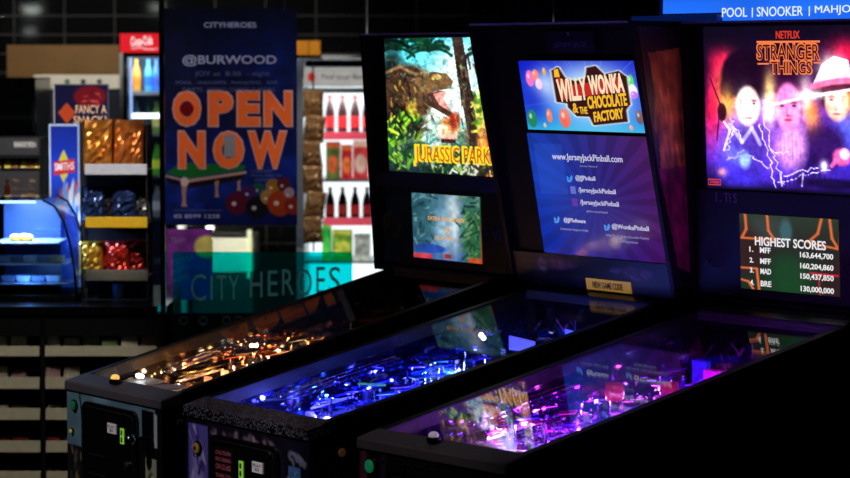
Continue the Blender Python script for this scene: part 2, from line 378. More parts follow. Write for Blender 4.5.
# ------------------------------------------------------------------ drinks fridge with red header
def bottle(cap, body, liquid, h=.2, r=.028, name='drink_bottle'):
    e = empty(name)
    MB().lathe([(r*.9, 0), (r, .008), (r, h*.55), (r*.85, h*.66), (r*.38, h*.86), (r*.38, h*.94)], n=14).build('bottle_body', liquid, e, smooth=True)
    MB().lathe([(r*1.03, h*.2), (r*1.03, h*.48)], n=14).build('bottle_label', body, e)
    MB().lathe([(r*.45, h*.92), (r*.45, h)], n=12).build('cap', cap, e)
    return e
D = 12.0; D1 = D
r = bg('drinks_fridge', 141, D, 'tall drinks fridge with red lit header and glass door behind the open now banner', 'fridge')
W_ = .30
hd = MB().box(X(120, 141, D), X(176, 141, D), 0, .06, hgt(53, D), hgt(33, D)).build('header', BLACK, r)
q = Quad((X(121, 141, D), -.002, hgt(33.5, D)), (X(175, 141, D)-X(121, 141, D), 0, 0), (0, 0, hgt(52.5, D)-hgt(33.5, D)))
cv = Canvas(50, 24, (224, 22, 38)); cv.line([(.22, .80), (.36, .72), (.5, .84), (.68, .80)], .022, (255, 235, 235)); art('header_sign', q, cv, artmat('lit_print', 1.0), hd)
text('header_lettering', 'Coca-Cola', q, .20, .18, .60, .66, emis('sign_white', (255, 240, 240), 1.1), hd, .02, .002, -.08)
m_ = MB(); bbox(m_, 120, 53, 124, 330, 141, D, 0, .5); bbox(m_, 172, 53, 176, 330, 141, D, 0, .5); bbox(m_, 120, 330, 176, FY(D), 141, D, 0, .5); bbox(m_, 120, 33, 176, 330, 141, D, .46, .5)
m_.build('cabinet_shell', mat('white_fridge', (190, 194, 198), .35), r)
bbox(MB(), 125, 57, 172, 330, 141, D, .44, .455).build('back_lining', mat('fridge_inside', (60, 80, 110), .4), r)
m_ = MB(); bbox(m_, 124, 55, 128, 330, 141, D, -.01, .01); bbox(m_, 168, 55, 172, 330, 141, D, -.01, .01); bbox(m_, 124, 53, 172, 57, 141, D, -.01, .01); dr = m_.build('door', BLACK, r)
for y in (92, 134, 176, 218, 262): bbox(MB(), 125, y, 171, y+3, 141, D, .06, .42).build('shelf', mat('shelf_white', (150, 156, 160), .4), r)
bbox(MB(), 130, 114, 158, 118.5, 141, D, .10, .13).build('light_tube', emis('cool_tube', (235, 245, 255), 3.5), r)
bbox(MB(), 129, 58, 131, 300, 141, D, .05, .07).build('light_tube', emis('cool_tube2', (150, 190, 255), 1.2), r)
specs = [(137, 92, (240, 140, 40), (250, 170, 60)), (149, 92, (40, 110, 190), (80, 170, 220)), (157, 92, (60, 90, 190), (60, 120, 220)),
         (137, 134, (30, 60, 80), (60, 90, 110)), (149, 134, (40, 60, 60), (40, 60, 70)), (157, 134, (200, 200, 120), (120, 160, 80)),
         (136, 176, (30, 36, 50), (40, 50, 60)), (148, 176, (190, 210, 70), (120, 190, 60)), (157, 176, (200, 220, 60), (90, 190, 60)),
         (136, 218, (60, 70, 80), (60, 66, 70)), (148, 218, (120, 130, 150), (90, 110, 130)), (157, 218, (150, 160, 170), (120, 130, 140))]
for k, (px, py, c, c2) in enumerate(specs):
    b = bottle(mat('cap%d' % k, c2, .4), mat('lab%d' % k, c, .4, emit=c, es=.25), mat('liq%d' % k, c2, .15, emit=c2, es=.12), .15, .02)
    b.location = bgw(lat(px, D+.12), D+.12, hgt(py, D)+.0)
    row = ['top', 'second', 'third', 'fourth'][k//3]; pos = ['left', 'middle', 'right'][k % 3]
    tag(b, 'drink bottle at the %s of the %s shelf in the red-headed fridge' % (pos, row), 'bottle', 'bottles in the red headed fridge')
lamp('fridge_light', 'AREA', bgw(lat(143, D+.03), D+.03, hgt(60, D)), .8, (.75, .88, 1), .15, bgw(lat(145, D+.3), D+.3, hgt(180, D)))

# ------------------------------------------------------------------ white cooler with lit shelves (right of the banner)
D = 12.2
r = bg('lit_cooler', 345, D, 'brightly lit white drinks cooler with flavour header between banner and first machine', 'cooler')
m_ = MB(); bbox(m_, 299, 55, 304, FY(D), 345, D, 0, .5); bbox(m_, 386, 55, 391, FY(D), 345, D, 0, .5); bbox(m_, 299, 55, 391, 59, 345, D, 0, .5); bbox(m_, 299, 400, 391, FY(D), 345, D, 0, .5); bbox(m_, 299, 55, 391, 400, 345, D, .46, .5)
m_.build('cabinet_shell', mat('cooler_shell', (190, 196, 200), .4), r)
bbox(MB(), 305, 60, 386, 67, 345, D, .03, .05).build('vent_strip', BLACK, r)
q = bquad(304, 68, 386, 86, 345, D, .02)
cv = Canvas(70, 20, (168, 166, 160)); cv.ell(.09, .5, .045, .26, (190, 40, 40)); cv.noise(.04, 1, 10); hs = art('header_sign', q, cv, artmat('lit_print_soft', .9), r, .02)
text('header_lettering', 'Find your flavor', q, .22, .34, .80, .72, mat('grey_ink', (70, 70, 74)), hs, .01)
bbox(MB(), 305, 88, 386, 400, 345, D, .43, .45).build('back_light_panel', emis('cooler_back', (236, 246, 250), 1.35), r)
for y, s_ in ((136, 0), (180, 0), (222, 1), (262, 0)): 
    sh = bbox(MB(), 304, y, 386, y+2.5, 345, D, .05, .42).build('shelf', WHITE, r)
    if y in (136, 222): bbox(MB(), 324, y-4, 372, y+4, 345, D, .03, .045).build('price_strip', mat('pink_strip', (226, 70, 90), .5, emit=(236, 90, 110), es=.6), sh)
bbox(MB(), 304, 88, 386, 93, 345, D, .0, .02).build('louvre', mat('louvre_grey', (110, 124, 128), .5), r)
lamp('cooler_light', 'AREA', bgw(lat(345, D+.1), D+.10, hgt(92, D)), 3.0, (.95, .98, 1), .25, bgw(lat(345, D+.2), D+.2, hgt(250, D)))
k = 0
for (y, cols) in ((136, [(200, 40, 46)]*4), (222, [(150, 40, 40), (160, 60, 50), (190, 50, 50), (170, 40, 50)])):
    for i, px in enumerate((330, 342.5, 355, 367)):
        b = bottle(mat('rcap', (190, 30, 36), .4), mat('rlab%d_%d' % (y, i), cols[i], .4, emit=cols[i], es=.35), mat('dark_cola', (60, 34, 36), .12), .19 if y == 136 else .16, .022)
        b.location = bgw(lat(px, D+.1), D+.10, hgt(y, D)+.0)
        tag(b, '%s bottle of dark cola on the %s shelf of the lit cooler' % (['leftmost', 'second', 'third', 'fourth'][i], 'upper' if y == 136 else 'lower'), 'bottle', 'cola bottles in the lit cooler'); k += 1
# printed cartons on the other shelves
D2 = D+.1
for k, (a, b, y0, y1, cs_, lab) in enumerate(((326, 340, 143, 180, [(90, 110, 50), (190, 90, 50)], 'green and brown printed carton on the middle shelf of the lit cooler'),
        (341, 352, 146, 180, [(190, 40, 50), (230, 120, 60)], 'red printed carton in the middle shelf row of the lit cooler'),
        (353, 368, 142, 180, [(200, 60, 60), (240, 200, 180)], 'red and cream printed carton at the right of the middle cooler shelf'),
        (322, 331, 226, 262, [(40, 190, 70), (90, 220, 90)], 'bright green carton on the bottom cooler shelf'),
        (332, 352, 232, 262, [(120, 170, 60), (200, 210, 80)], 'olive and yellow snack carton on the bottom cooler shelf'),
        (354, 370, 236, 262, [(190, 200, 190), (150, 160, 150)], 'pale grey carton at the right of the bottom cooler shelf'))):
    q = bquad(a, y0, b, y1, a, D2, 0); e = empty('drink_carton', bgw(lat(a, D2), D2, 0), YAW, lab, 'carton', 'cartons in the lit cooler')
    w_, h_ = q.W, q.H; zb_ = hgt(y1, D2)
    e.location.z = hgt({180: 180, 262: 262}[y1], D); 
    MB().box(0, w_, 0, .07, 0, h_).build('carton_body', mat('crt%d' % k, cs_[0], .5), e)
    cv = Canvas(16, 24, cs_[0]); cv.ell(.5, .6, .4, .25, cs_[1]); cv.rect(0, 0, 1, .15, cs_[1]); cv.noise(.2, k, 4)
    art('carton_print', Quad((0, -.002, h_), (w_, 0, 0), (0, 0, -h_)), cv, artmat('lit_print_soft2', .55, .5, 1), e)

# hanging strip of snack bags in front of the cooler
def bag(w, h, d, seed, m):
    rnd = random.Random(seed); nx, nz = 11, 13; mb = MB(); g = {}
    for s_ in (0, 1):
        for i in range(nx):
            for j in range(nz):
                u, v = i/(nx-1), j/(nz-1); e = (4*u*(1-u))**.5*(4*v*(1-v))**.6
                y = (-1 if s_ == 0 else 1)*d/2*e*(1+rnd.uniform(-.35, .35)) if 0 < i < nx-1 and 0 < j < nz-1 else 0
                if (i in (0, nx-1) or j in (0, nz-1)) and s_ == 1: g[s_, i, j] = g[0, i, j]
                else: g[s_, i, j] = mb.bm.verts.new(((u-.5)*w*(1-.06*math.sin(PI*v)), y, v*h))
        for i in range(nx-1):
            for j in range(nz-1):
                try: mb.bm.faces.new((g[s_, i, j], g[s_, i+1, j], g[s_, i+1, j+1], g[s_, i, j+1]))
                except ValueError: pass
    return mb.build('bag', m, None, smooth=False)
D = 11.6
st = MB(); st.box(-.004, .004, -.003, .0, hgt(252, D), hgt(60, D)); 
o = st.build('clip_strip', mat('brown_strip', (70, 56, 44), .5)); o.location = bgw(lat(313, D), D+.04); o.rotation_euler = (0, 0, YAW)
tag(o, 'thin hanging clip strip holding brown snack bags beside the banner post', 'strip')
bb = bag(.095, .12, .04, 4, mat('bronze_foil', (196, 150, 104), .35, .2, noise=(40, .6)))
for i, y in enumerate((117, 142, 168, 193, 218, 243)):
    o = bb if i == 0 else bb.copy()
    if i: COL.objects.link(o)
    o.name = 'snack_bag'; o.location = bgw(lat(313, D), D+.01, hgt(y, D)); o.rotation_euler = (.1, .12*math.sin(i*2), YAW+.25*math.cos(i*1.7))
    tag(o, 'bronze foil snack bag on the clip strip, %s from the top' % ['first', 'second', 'third', 'fourth', 'fifth', 'sixth'][i], 'snack bag', 'snack bags on the clip strip')
lamp('strip_light', 'SPOT', bgw(lat(318, D)+.1, D-1.2, CEIL-.06), 60, (1, .9, .75), .06, bgw(lat(313, D), D, 1.3), spot=.35)  # added spot to brighten the hanging snack bags
# orange box on top
D = 12.1
r = bg('orange_box', 307, D, 'small bright orange box up on the cooler corner beside the banner top', 'box')
z_ = hgt(55, 12.2)
o = MB().box(-.062, .062, 0, .1, z_, z_+.066).build('carton_body', mat('orange_carton', (232, 150, 20), .5, emit=(232, 150, 20), es=0), r)
MB().box(.006, .012, -.001, .1, z_, z_+.067).build('tape', mat('tape_brown', (150, 90, 20)), r)
lamp('shelf_spot', 'SPOT', bgw(lat(307, D), D-1.0, CEIL-.06), 60, (1, .92, .8), .05, bgw(lat(312, D), D, z_), spot=.3)

# pale freezer seen through the glass, below the banner
D = 12.6
r = bg('cream_freezer', 222, D, 'pale cream lit box freezer seen below the open now banner', 'freezer')
bbox(MB(), 186, 273, 252, FY(D), 222, D, .02, .5).build('base', mat('freezer_base', (26, 28, 32), .5), r)
bbox(MB(), 186, 238, 252, 272.5, 222, D, .02, .5).build('body', mat('cream_enamel', (210, 208, 190), .4, emit=(222, 218, 196), es=0), r, bevel=.006)
bbox(MB(), 186, 232, 250, 237, 222, D, .0, .5).build('lid', BLACK, r, bevel=.004)
bbox(MB(), 247, 230, 251, 278, 222, D, -.02, .02).build('edge_tube', emis('cream_tube', (240, 245, 190), .9), r)
bbox(MB(), 205, 227, 212, 230.5, 222, D, .05, .08).build('lid_lamp', emis('lidlamp', (255, 255, 235), 3), r)
lamp('freezer_light', 'AREA', bgw(lat(220, D-.5), D-.5, hgt(200, D)), 3.5, (1, .98, .85), .1, bgw(lat(220, D), D, hgt(250, D)))

lamp('ceiling_light', 'SPOT', bgw(-1.55, 9.3, CEIL-.06), 420, (.85, .92, 1), .06, bgw(lat(14, 10.8), 10.8, 1.35), spot=.35)  # added spot to brighten the oven and snack shelf

lamp('rod_spot', 'SPOT', bgw(lat(367, 9.9), 9.2, CEIL-.06), 40, (1, 1, 1), .04, bgw(lat(367, 9.9), 9.9, 1.78), spot=.14)  # added narrow spots that make the hanging rods show up bright
lamp('rod_spot', 'SPOT', bgw(lat(553, 9.9), 9.2, CEIL-.06), 60, (1, 1, 1), .04, bgw(lat(553, 9.9), 9.9, 1.78), spot=.14)
lamp('post_spot', 'SPOT', bgw(-.35, 8.7, CEIL-.06), 26, (.92, .96, 1), .04, bgw(-.455, 9.7, 1.42), spot=.22)  # added spot to brighten the silver post
# ------------------------------------------------------------------ snack counter with confectionery shelves
D = 9.0; CZ = hgt(306, D)
r = bg('snack_counter', 60, D, 'long black snack counter with cream price rails along its front shelves', 'counter')
xl, xr = X(-45, 60, D), X(157, 60, D)
MB().box(xl, xr, -.01, .86, CZ-.03, CZ).build('worktop', mat('black_counter_gloss', (10, 10, 12), .2), r, bevel=.003)
m_ = MB(); m_.box(xl, xr, .22, .24, 0, CZ-.03); m_.box(xl, xr, 0, .012, CZ-.105, CZ-.03)
for px in (-45, 38.5, 156): a = X(px, 60, D); m_.box(a, a+.014, 0, .24, 0, CZ-.03)
m_.box(xl, xr, .82, .86, 0, CZ-.03); m_.build('cabinet_body', mat('matt_black_laminate', (7, 7, 8), .7, spec=.2), r)
RAIL = mat('cream_price_rail', (190, 182, 156), .5, noise=(40, .2))
rails = [(346, 353.5), (377, 386), (408, 417), (440.5, 449.5), (471, 480)]
for y0, y1 in rails:
    z = hgt(y1, D)
    for a, b in ((-44, 37.5), (43.5, 155)):
        sh = MB().box(X(a, 60, D), X(b, 60, D), .0, .22, z-.006, z).build('shelf', BLACK, r)
        MB().hexa([(X(a, 60, D), -.012, z-.008), (X(b, 60, D), -.012, z-.008), (X(b, 60, D), -.006, z-.008), (X(a, 60, D), -.006, z-.008),
                   (X(a, 60, D), -.004, hgt(y0, D)), (X(b, 60, D), -.004, hgt(y0, D)), (X(b, 60, D), .002, hgt(y0, D)), (X(a, 60, D), .002, hgt(y0, D))]).build('price_rail', RAIL, sh)
m_ = MB().box(xl, xr, .0, .56, .0, .04).build('plinth', BLACK, r)
def wrapper(col, k):
    mb = MB(); prof = [(-.030, .001), (-.026, .010), (-.022, .011), (.022, .011), (.026, .010), (.030, .001)]
    rings = []
    for x, hh in prof:
        w = .017 if abs(x) < .028 else .019
        rings.append([mb.bm.verts.new((x, -w, 0)), mb.bm.verts.new((x, w, 0)), mb.bm.verts.new((x, w*.9, 2*hh)), mb.bm.verts.new((x, -w*.9, 2*hh))])
    for A, B in zip(rings, rings[1:]):
        for i in range(4): mb.bm.faces.new((A[i], A[(i+1) % 4], B[(i+1) % 4], B[i]))
    mb.bm.faces.new(rings[0][::-1]); mb.bm.faces.new(rings[-1])
    return mb.build('chocolate_bar', mat('wrapper%d' % k, col, .35, noise=(120, .5)))
wc = [('cream', (206, 196, 176)), ('red', (150, 44, 44)), ('pink', (190, 150, 150)), ('brown', (84, 60, 48)), ('green', (120, 150, 96)), ('blue', (70, 84, 110))]
protos = [wrapper(c, k) for k, (n, c) in enumerate(wc)]; used = [0]*6
rnd = random.Random(3)
rowmix = [[0, 4, 0, 2, 0, 4], [2, 1, 0, 2, 3], [3, 3, 0, 5, 3], [3, 5, 1, 3], [3, 3, 5]]
rown = ['top', 'second', 'third', 'fourth', 'lowest']
for ri_, (y0, y1) in enumerate(rails):
    z = hgt(y1, D)
    for bay, (a, b) in enumerate(((-6, 36), (47, 158))):
        px = a+3
        b_ = b if ri_ == 0 or bay == 0 else 80
        while px < b_-4:
            kk = rnd.choice(rowmix[ri_] if bay else rowmix[ri_][:3]); first = used[kk] == 0
            o = protos[kk] if first else protos[kk].copy()
            if not first: COL.objects.link(o)
            used[kk] = 1
            o.location = bgw(lat(px, D+.03), D+.03+rnd.uniform(0, .02), z+.0005); o.rotation_euler = (0, 0, YAW+rnd.uniform(-.15, .15))
            o.scale = (1.0, 1.0, rnd.choice((2.2, 2.8)) if ri_ < 2 else 1.7)
            tag(o, '%s wrapped chocolate bar on the %s rail of the counter front, %s bay' % (wc[kk][0], rown[ri_], 'left' if bay == 0 else 'right'), 'chocolate bar', '%s bars on %s shelf, %s bay' % (wc[kk][0], rown[ri_], 'left' if bay == 0 else 'right'))
            px += 19.5
for k, o in enumerate(protos):
    if not used[k]: bpy.data.objects.remove(o)
# ------------------------------------------------------------------ heated food case with curved glass
D = 9.18
r = bg('food_display_case', 30, D, 'curved glass food display case glowing blue on the snack counter', 'display case', z=CZ)
x0, x1 = X(-12, 30, D), X(75, 30, D); hh = hgt(200, D)-CZ
MB().box(x0, x1+.004, 0, .34, 0, .022).build('base', BLACK, r, bevel=.003)
prof = [(x1, .022), (x1-.006, hh*.30), (x1-.022, hh*.58), (x1-.045, hh*.80), (x1-.075, hh*.94), (x1-.115, hh), (x0, hh)]
BG_ = glassmat('blue_glass', (.70, .84, 1.0), 1.5, .02)
m_ = MB()
for (a, b), (c, d) in zip(prof, prof[1:]): m_.hexa([(a, .004, b), (a, .336, b), (a-.003, .336, b-.001), (a-.003, .004, b-.001), (c, .004, d), (c, .336, d), (c-.003, .336, d-.003), (c-.003, .004, d-.003)])
m_.build('curved_glass', BG_, r)
MB().prism([(x0, .022)]+prof, lambda a, b, d: (a, d, b), .002, .005).build('side_glass', BG_, r)
for y in (0, .336): MB().tube([(a, y, b) for a, b in prof[:6]], .0048, 6).build('edge_frame', BLACKG, r, smooth=True)
MB().box(x0, x1-.10, .33, .338, .022, hh).build('back_panel', mat('case_back', (44, 70, 120), .3), r)
for zz, xe in ((.055, .012), (.125, .03), (.20, .055)):
    MB().box(x0+.005, x1-xe-.015, .03, .31, zz, zz+.005).build('shelf', mat('case_shelf', (170, 178, 190), .2, .2), r)
MB().box(x0+.01, x1-.15, .05, .065, hh-.014, hh-.006).build('light_tube', emis('case_tube', (190, 214, 255), 4), r)
MB().box(x1-.15, x1-.06, .03, .04, hh*.70, hh*.70+.004).build('light_tube', emis('case_tube2', (60, 130, 255), 2.2), r)
lamp('case_light', 'AREA', bgw(lat(22, D+.15), D+.13, CZ+hh-.02), 7, (.60, .78, 1), .14, bgw(lat(22, D+.15), D+.15, CZ))
lamp('case_light', 'POINT', bgw(lat(30, D+.1), D+.05, CZ+.09), .5, (.2, .45, 1), .01)
for k, (px, dz) in enumerate(((14, .205), (22, .205), (27, .205))):
    o = MB().sphere((0, 0, .012), 1, .024, .02, .014, 8).build('pastry', mat('golden_pastry', (236, 176, 44), .5, emit=None, bump=(200, .6, .002)), None, smooth=True)
    o.location = bgw(lat(px, D+.12), D+.12+.02*(k % 2), CZ+dz); tag(o, 'golden pastry on the top tray of the blue food case, %s' % ['left', 'middle', 'right'][k], 'pastry', 'golden pastries in the food case')
cols = [(190, 200, 215), (110, 120, 140), (225, 228, 230), (140, 150, 175), (190, 175, 120), (120, 130, 150)]
for k in range(9):
    row = k//5; px = 4+(k % 5)*13 if row == 0 else 8+(k-5)*15
    o = MB().hexa([(-.022, -.03, 0), (.022, -.03, 0), (.022, .03, 0), (-.022, .03, 0), (-.026, -.035, .022), (.026, -.035, .022), (.026, .035, .022), (-.026, .035, .022)]).build('food_tray', mat('tray%d' % (k % 6), cols[k % 6], .25, noise=(80, .4)), bevel=.003)
    o.location = bgw(lat(px, D+.13), D+.13, CZ+(.131 if row == 0 else .061)); o.rotation_euler = (0, 0, YAW)
    tag(o, 'wrapped food tray on the %s shelf of the blue case, %s from left' % (['middle', 'bottom'][row], ['first', 'second', 'third', 'fourth', 'fifth'][k if row == 0 else k-5]), 'food tray', 'food trays in the blue case')
# ------------------------------------------------------------------ tall snack box and sign
D = 9.55
r = bg('snack_carton', 64, D, 'tall blue snack carton with a yellow diamond and red ribbon beside the food case', 'carton', z=CZ)
x0, x1 = X(49, 64, D), X(79.5, 64, D); h_ = hgt(124, D)-CZ
D_ = D
MB().box(x0, x1, 0, .09, 0, h_).build('carton_body', mat('blue_carton', (30, 50, 150), .45), r)
q = Quad((x0, -.001, h_), (x1-x0, 0, 0), (0, 0, -h_))
cv = Canvas(44, 200, (22, 50, 170)); cv.grad([(0, (24, 44, 150)), (.3, (28, 66, 200)), (.5, (24, 60, 190)), (1, (30, 60, 130))])
cv.rect(0, 0, .05, .5, (200, 215, 240)).rect(0, 0, 1, .012, (200, 215, 240)).rect(.95, 0, 1, 1, (170, 190, 230))
cv.poly([(.48, .15), (.72, .25), (.48, .355), (.24, .25)], (236, 210, 60)); cv.poly([(.14, .225), (.86, .205), (.86, .285), (.14, .305)], (216, 40, 36))
cv.strokes(26, (.35, .38, .95, .46), [(220, 60, 60), (240, 240, 240), (90, 160, 230)], .12, (-1, 1), .03, 5)
art('carton_print', q, cv, artmat('lit_print_soft2', .55, .5, 1), r)  # print glows a little by itself; the carton has no lamp
text('brand_lettering', 'SMITHS', q, .18, .232, .82, .278, mat('white_ink', (245, 245, 240), .5, emit=(245, 245, 240), es=.5), r, .02, .002, -.008)
D = 9.75
r = bg('snack_sign', 81, D, 'navy snack sign with red lettering and orange diamond above the chip bags', 'sign', z=CZ)
q = bquad(54, 84, 109, 126, 81, D, 0, CZ)
cv = Canvas(80, 62, (22, 22, 66)); cv.ell(.66, .30, .30, .26, (150, 20, 34), .9).strokes(14, (.45, .12, .9, .45), [(220, 60, 60), (120, 20, 40), (240, 120, 110)], .08, (-1, 1), .02, 3)
cv.poly([(.08, .68), (.24, .45), (.40, .68), (.24, .95)], (226, 86, 40)); cv.rect(0, 0, .02, 1, (220, 215, 220)).rect(0, 0, 1, .02, (120, 110, 130)).rect(.98, 0, 1, 1, (90, 90, 120))
art('sign_face', q, cv, artmat('lit_print_soft3', .45, .5, 1), r, .012)
jointext('sign_lettering', [('FANCY A', .40, .50, .96, .70, .01), ('SNACK?', .36, .76, .96, .95, .01)], q, mat('cream_ink', (240, 196, 160), .5, emit=(250, 200, 160), es=.7), r)
MB().box(X(79, 81, D), X(83, 81, D), .012, .02, 0, hgt(84, D)-CZ).build('stand', STEEL, r)
# ------------------------------------------------------------------ chip rack
D = 9.22
r = bg('chip_rack', 113, D, 'three tier wire snack rack full of chip bags on the counter by the banner post', 'rack', z=CZ)
x0, x1 = X(80, 113, D), X(147, 113, D)
m_ = MB()
for x in (x0, x1-.005):
    for y in (0, .17): m_.box(x, x+.005, y, y+.005, 0, hgt(126, D)-CZ)
m_.box(x0, x1, .17, .173, 0, hgt(126, D)-CZ)
m_.build('frame', mat('rack_dark', (34, 34, 44), .4, .3), r)
tiers = [(170, (196, 200, 224), 'lavender'), (223, (226, 180, 30), 'yellow'), (276, (130, 128, 120), 'white'), (300, None, '')]
for k, (y, c, nm) in enumerate(tiers):
    z = hgt(y, D)-CZ
    sh = MB().box(x0, x1, 0, .17, z-.004, z).build('shelf', mat('rack_shelf', (70, 74, 84), .3, .4), r)
    if c:
        MB().box(X(85, 113, D), X(147, 113, D), -.012, -.004, z-.016, z+.022).build('price_rail', mat('rail_'+nm, c, .5, noise=(70, .2)), sh, bevel=.002).__setitem__('label', nm+' price rail')
sets = [(170, [(97, 0, (240, 140, 60)), (128, 0, (220, 120, 56)), (100, 2.2, (224, 130, 50)), (127, 2.2, (200, 120, 50))], .108, .175, 'orange foil', 'top'),
        (223, [(92, 0, (40, 60, 110)), (109, 1, (60, 54, 60)), (124, 0, (46, 66, 120)), (138, 1, (90, 90, 100))], .09, .125, 'dark blue', 'middle'),
        (276, [(90, 0, (214, 160, 50)), (104, 1, (170, 40, 36)), (117, 0, (190, 50, 40)), (131, 1, (150, 34, 34)), (139, 2, (190, 60, 50))], .088, .12, 'red and gold', 'lower')]
for y, lst, w_, h_, nm, tn in sets:
    for i, (px, b, c) in enumerate(lst):
        m = mat('foil_%d_%d' % (y, i), c, .28, .55, noise=(25, .6))
        o = bag(w_*1, h_, .05, y+i, m); o.name = 'chip_bag'
        o.location = bgw(lat(px, D+.05+.035*b), D+.05+.035*b, hgt(y, D)+.001); o.rotation_euler = (-.06, .05*math.sin(i*2.3), YAW+.18*math.sin(i*1.9))
        tag(o, '%s chip bag on the %s tier of the snack rack, %s from left' % (nm, tn, ['first', 'second', 'third', 'fourth', 'fifth'][i] if y != 170 else ['front first', 'front second', 'back first', 'back second'][i]), 'chip bag', 'chip bags on the snack rack')
o = MB().lathe([(.018, 0), (.022, .05)], n=16).build('paper_cup', mat('blue_cup', (90, 140, 220), .4)); o.location = bgw(lat(117, D+.06), D+.06, hgt(300, D)+.001); tag(o, 'pale blue paper cup on the bottom level of the snack rack', 'cup')
lamp('rack_spot', 'SPOT', bgw(lat(112, D)-.1, D-1.3, CEIL-.06), 150, (1, .9, .72), .05, bgw(lat(112, D), D, 1.35), spot=.22)
lamp('counter_spot', 'SPOT', bgw(lat(30, D)-.2, 7.6, CEIL-.06), 52, (1, .95, .85), .06, bgw(lat(45, 9.0), 9.0, .55), spot=.36)
# ------------------------------------------------------------------ posts, banner, posters
D = 9.05
o = MB().box(-.009, .009, -.009, .009, 0, CEIL).build('black_post', BLACKG, None, bevel=.002); o.location = bgw(lat(162.3, D-.03), D-.03); o.rotation_euler = (0, 0, YAW); tag(o, 'thin black floor to ceiling post at the left edge of the blue banner', 'post')
D = 9.7
o = MB().box(-.012, .012, -.01, .01, 0, hgt(58, D)).build('silver_post', mat('silver_paint', (200, 206, 214), .5, 0), None, bevel=.002); o.location = bgw(lat(299.5, D), D); o.rotation_euler = (0, 0, YAW); tag(o, 'silver grey post at the right edge of the open now banner', 'post')
for px, nm in ((367.3, 'left of the first pinball backbox'), (553, 'above the middle pinball backbox')):
    o = MB().lathe([(.0022, 0), (.0022, CEIL-1.7)], n=8).build('hanging_rod', mat('rod_grey', (225, 228, 230), .5, 0)); o.location = bgw(lat(px, 9.9), 9.9, 1.7)
    tag(o, 'thin grey rod hanging from the ceiling, seen '+nm, 'rod')
D = 9.6
r = bg('open_banner', 230, D, 'hanging navy open now banner with orange letters, pool table and balls', 'banner')
q = bquad(163, 8, 297, 225, 230, D, 0)
W, H = 200, 324; cv = Canvas(W, H, (10, 16, 60))
cv.grad([(0, (7, 9, 26)), (.2, (10, 16, 56)), (.5, (10, 18, 66)), (.75, (16, 36, 120)), (1, (10, 18, 66))]); cv.glow(.85, .25, .25, .15, (20, 40, 110), .7); cv.glow(.2, .85, .3, .1, (24, 50, 150), .7); cv.noise(.25, 4, 14)
# pool table
cv.poly([(.02, .76), (.14, .71), (.62, .725), (.60, .745), (.18, .785)], (24, 110, 46)); cv.poly([(0, .765), (.17, .79), (.17, .80), (0, .775)], (190, 150, 130)); cv.poly([(.17, .79), (.62, .75), (.62, .762), (.17, .805)], (196, 150, 130))
cv.poly([(.02, .78), (.16, .808), (.16, .83), (.03, .80)], (30, 14, 20)); cv.poly([(.18, .806), (.61, .765), (.60, .79), (.18, .83)], (34, 16, 22))
for a, b, wd in ((.155, .915, .022), (.40, .87, .016), (.565, .84, .014)):
    cv.poly([(a-wd, .80), (a+wd, .79), (a+wd*.5, b-.03), (a+wd, b), (a-wd, b), (a-wd*.5, b-.03)], (186, 134, 110))
cv.ell(.16, .80, .03, .022, (230, 200, 190))
for bx, by, rr, c in ((.82, .84, .05, (220, 140, 40)), (.90, .83, .045, (120, 30, 50)), (.71, .85, .04, (40, 110, 110)), (.64, .87, .05, (90, 40, 120)), (.55, .92, .075, (120, 24, 56)), (.70, .94, .075, (26, 24, 40)), (.78, .89, .05, (236, 170, 90)), (.87, .92, .085, (226, 76, 36)), (.97, .93, .06, (190, 50, 40)), (.94, .87, .035, (230, 180, 190))):
    c = tuple(int(q_*.72) for q_ in c); cv.ell(bx, by-.02, rr*1.12, rr*.70, c, 1, .15); cv.ell(bx-rr*.3, by-rr*.25, rr*.25, rr*.14, (255, 240, 240), .7)
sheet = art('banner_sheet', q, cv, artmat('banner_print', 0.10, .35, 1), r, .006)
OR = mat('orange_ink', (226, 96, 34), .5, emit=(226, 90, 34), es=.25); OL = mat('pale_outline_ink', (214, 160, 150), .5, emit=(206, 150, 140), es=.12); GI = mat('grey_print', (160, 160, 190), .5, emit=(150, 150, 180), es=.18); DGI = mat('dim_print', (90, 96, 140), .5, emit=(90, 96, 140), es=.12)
big = [('O', .08, .385, .28, .54), ('P', .345, .385, .52, .54), ('E', .56, .385, .72, .54), ('N', .76, .385, .96, .54), ('N', .12, .57, .31, .735), ('O', .38, .57, .60, .735), ('W', .64, .57, .92, .735)]
jointext('letter_outline', [(a, b-.011, c-.008, d+.011, e+.008, .075) for a, b, c, d, e in big], q, OL, sheet, .0010)
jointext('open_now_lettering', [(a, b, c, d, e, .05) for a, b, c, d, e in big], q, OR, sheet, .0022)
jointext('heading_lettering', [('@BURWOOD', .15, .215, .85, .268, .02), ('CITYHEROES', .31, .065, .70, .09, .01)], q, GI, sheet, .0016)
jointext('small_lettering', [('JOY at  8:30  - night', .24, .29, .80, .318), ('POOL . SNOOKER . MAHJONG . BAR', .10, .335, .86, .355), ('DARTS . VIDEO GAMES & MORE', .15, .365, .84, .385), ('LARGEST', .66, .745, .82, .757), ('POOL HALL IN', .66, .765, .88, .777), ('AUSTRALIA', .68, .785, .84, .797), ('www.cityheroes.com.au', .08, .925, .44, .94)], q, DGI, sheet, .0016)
text('phone_lettering', '02 8599 1228', q, .08, .95, .42, .968, GI, sheet, .01, .0016)
cv = Canvas(26, 26, (200, 120, 60))
b_ = MB(); c0 = q.p(.18, .462, .006)
MB().lathe([(.0001, 0), (.026, 0), (.026, -.003), (.0001, -.004)], tuple(c0), 20, 'y').build('red_ball_print', mat('red_ball', (150, 24, 34), .25), sheet)
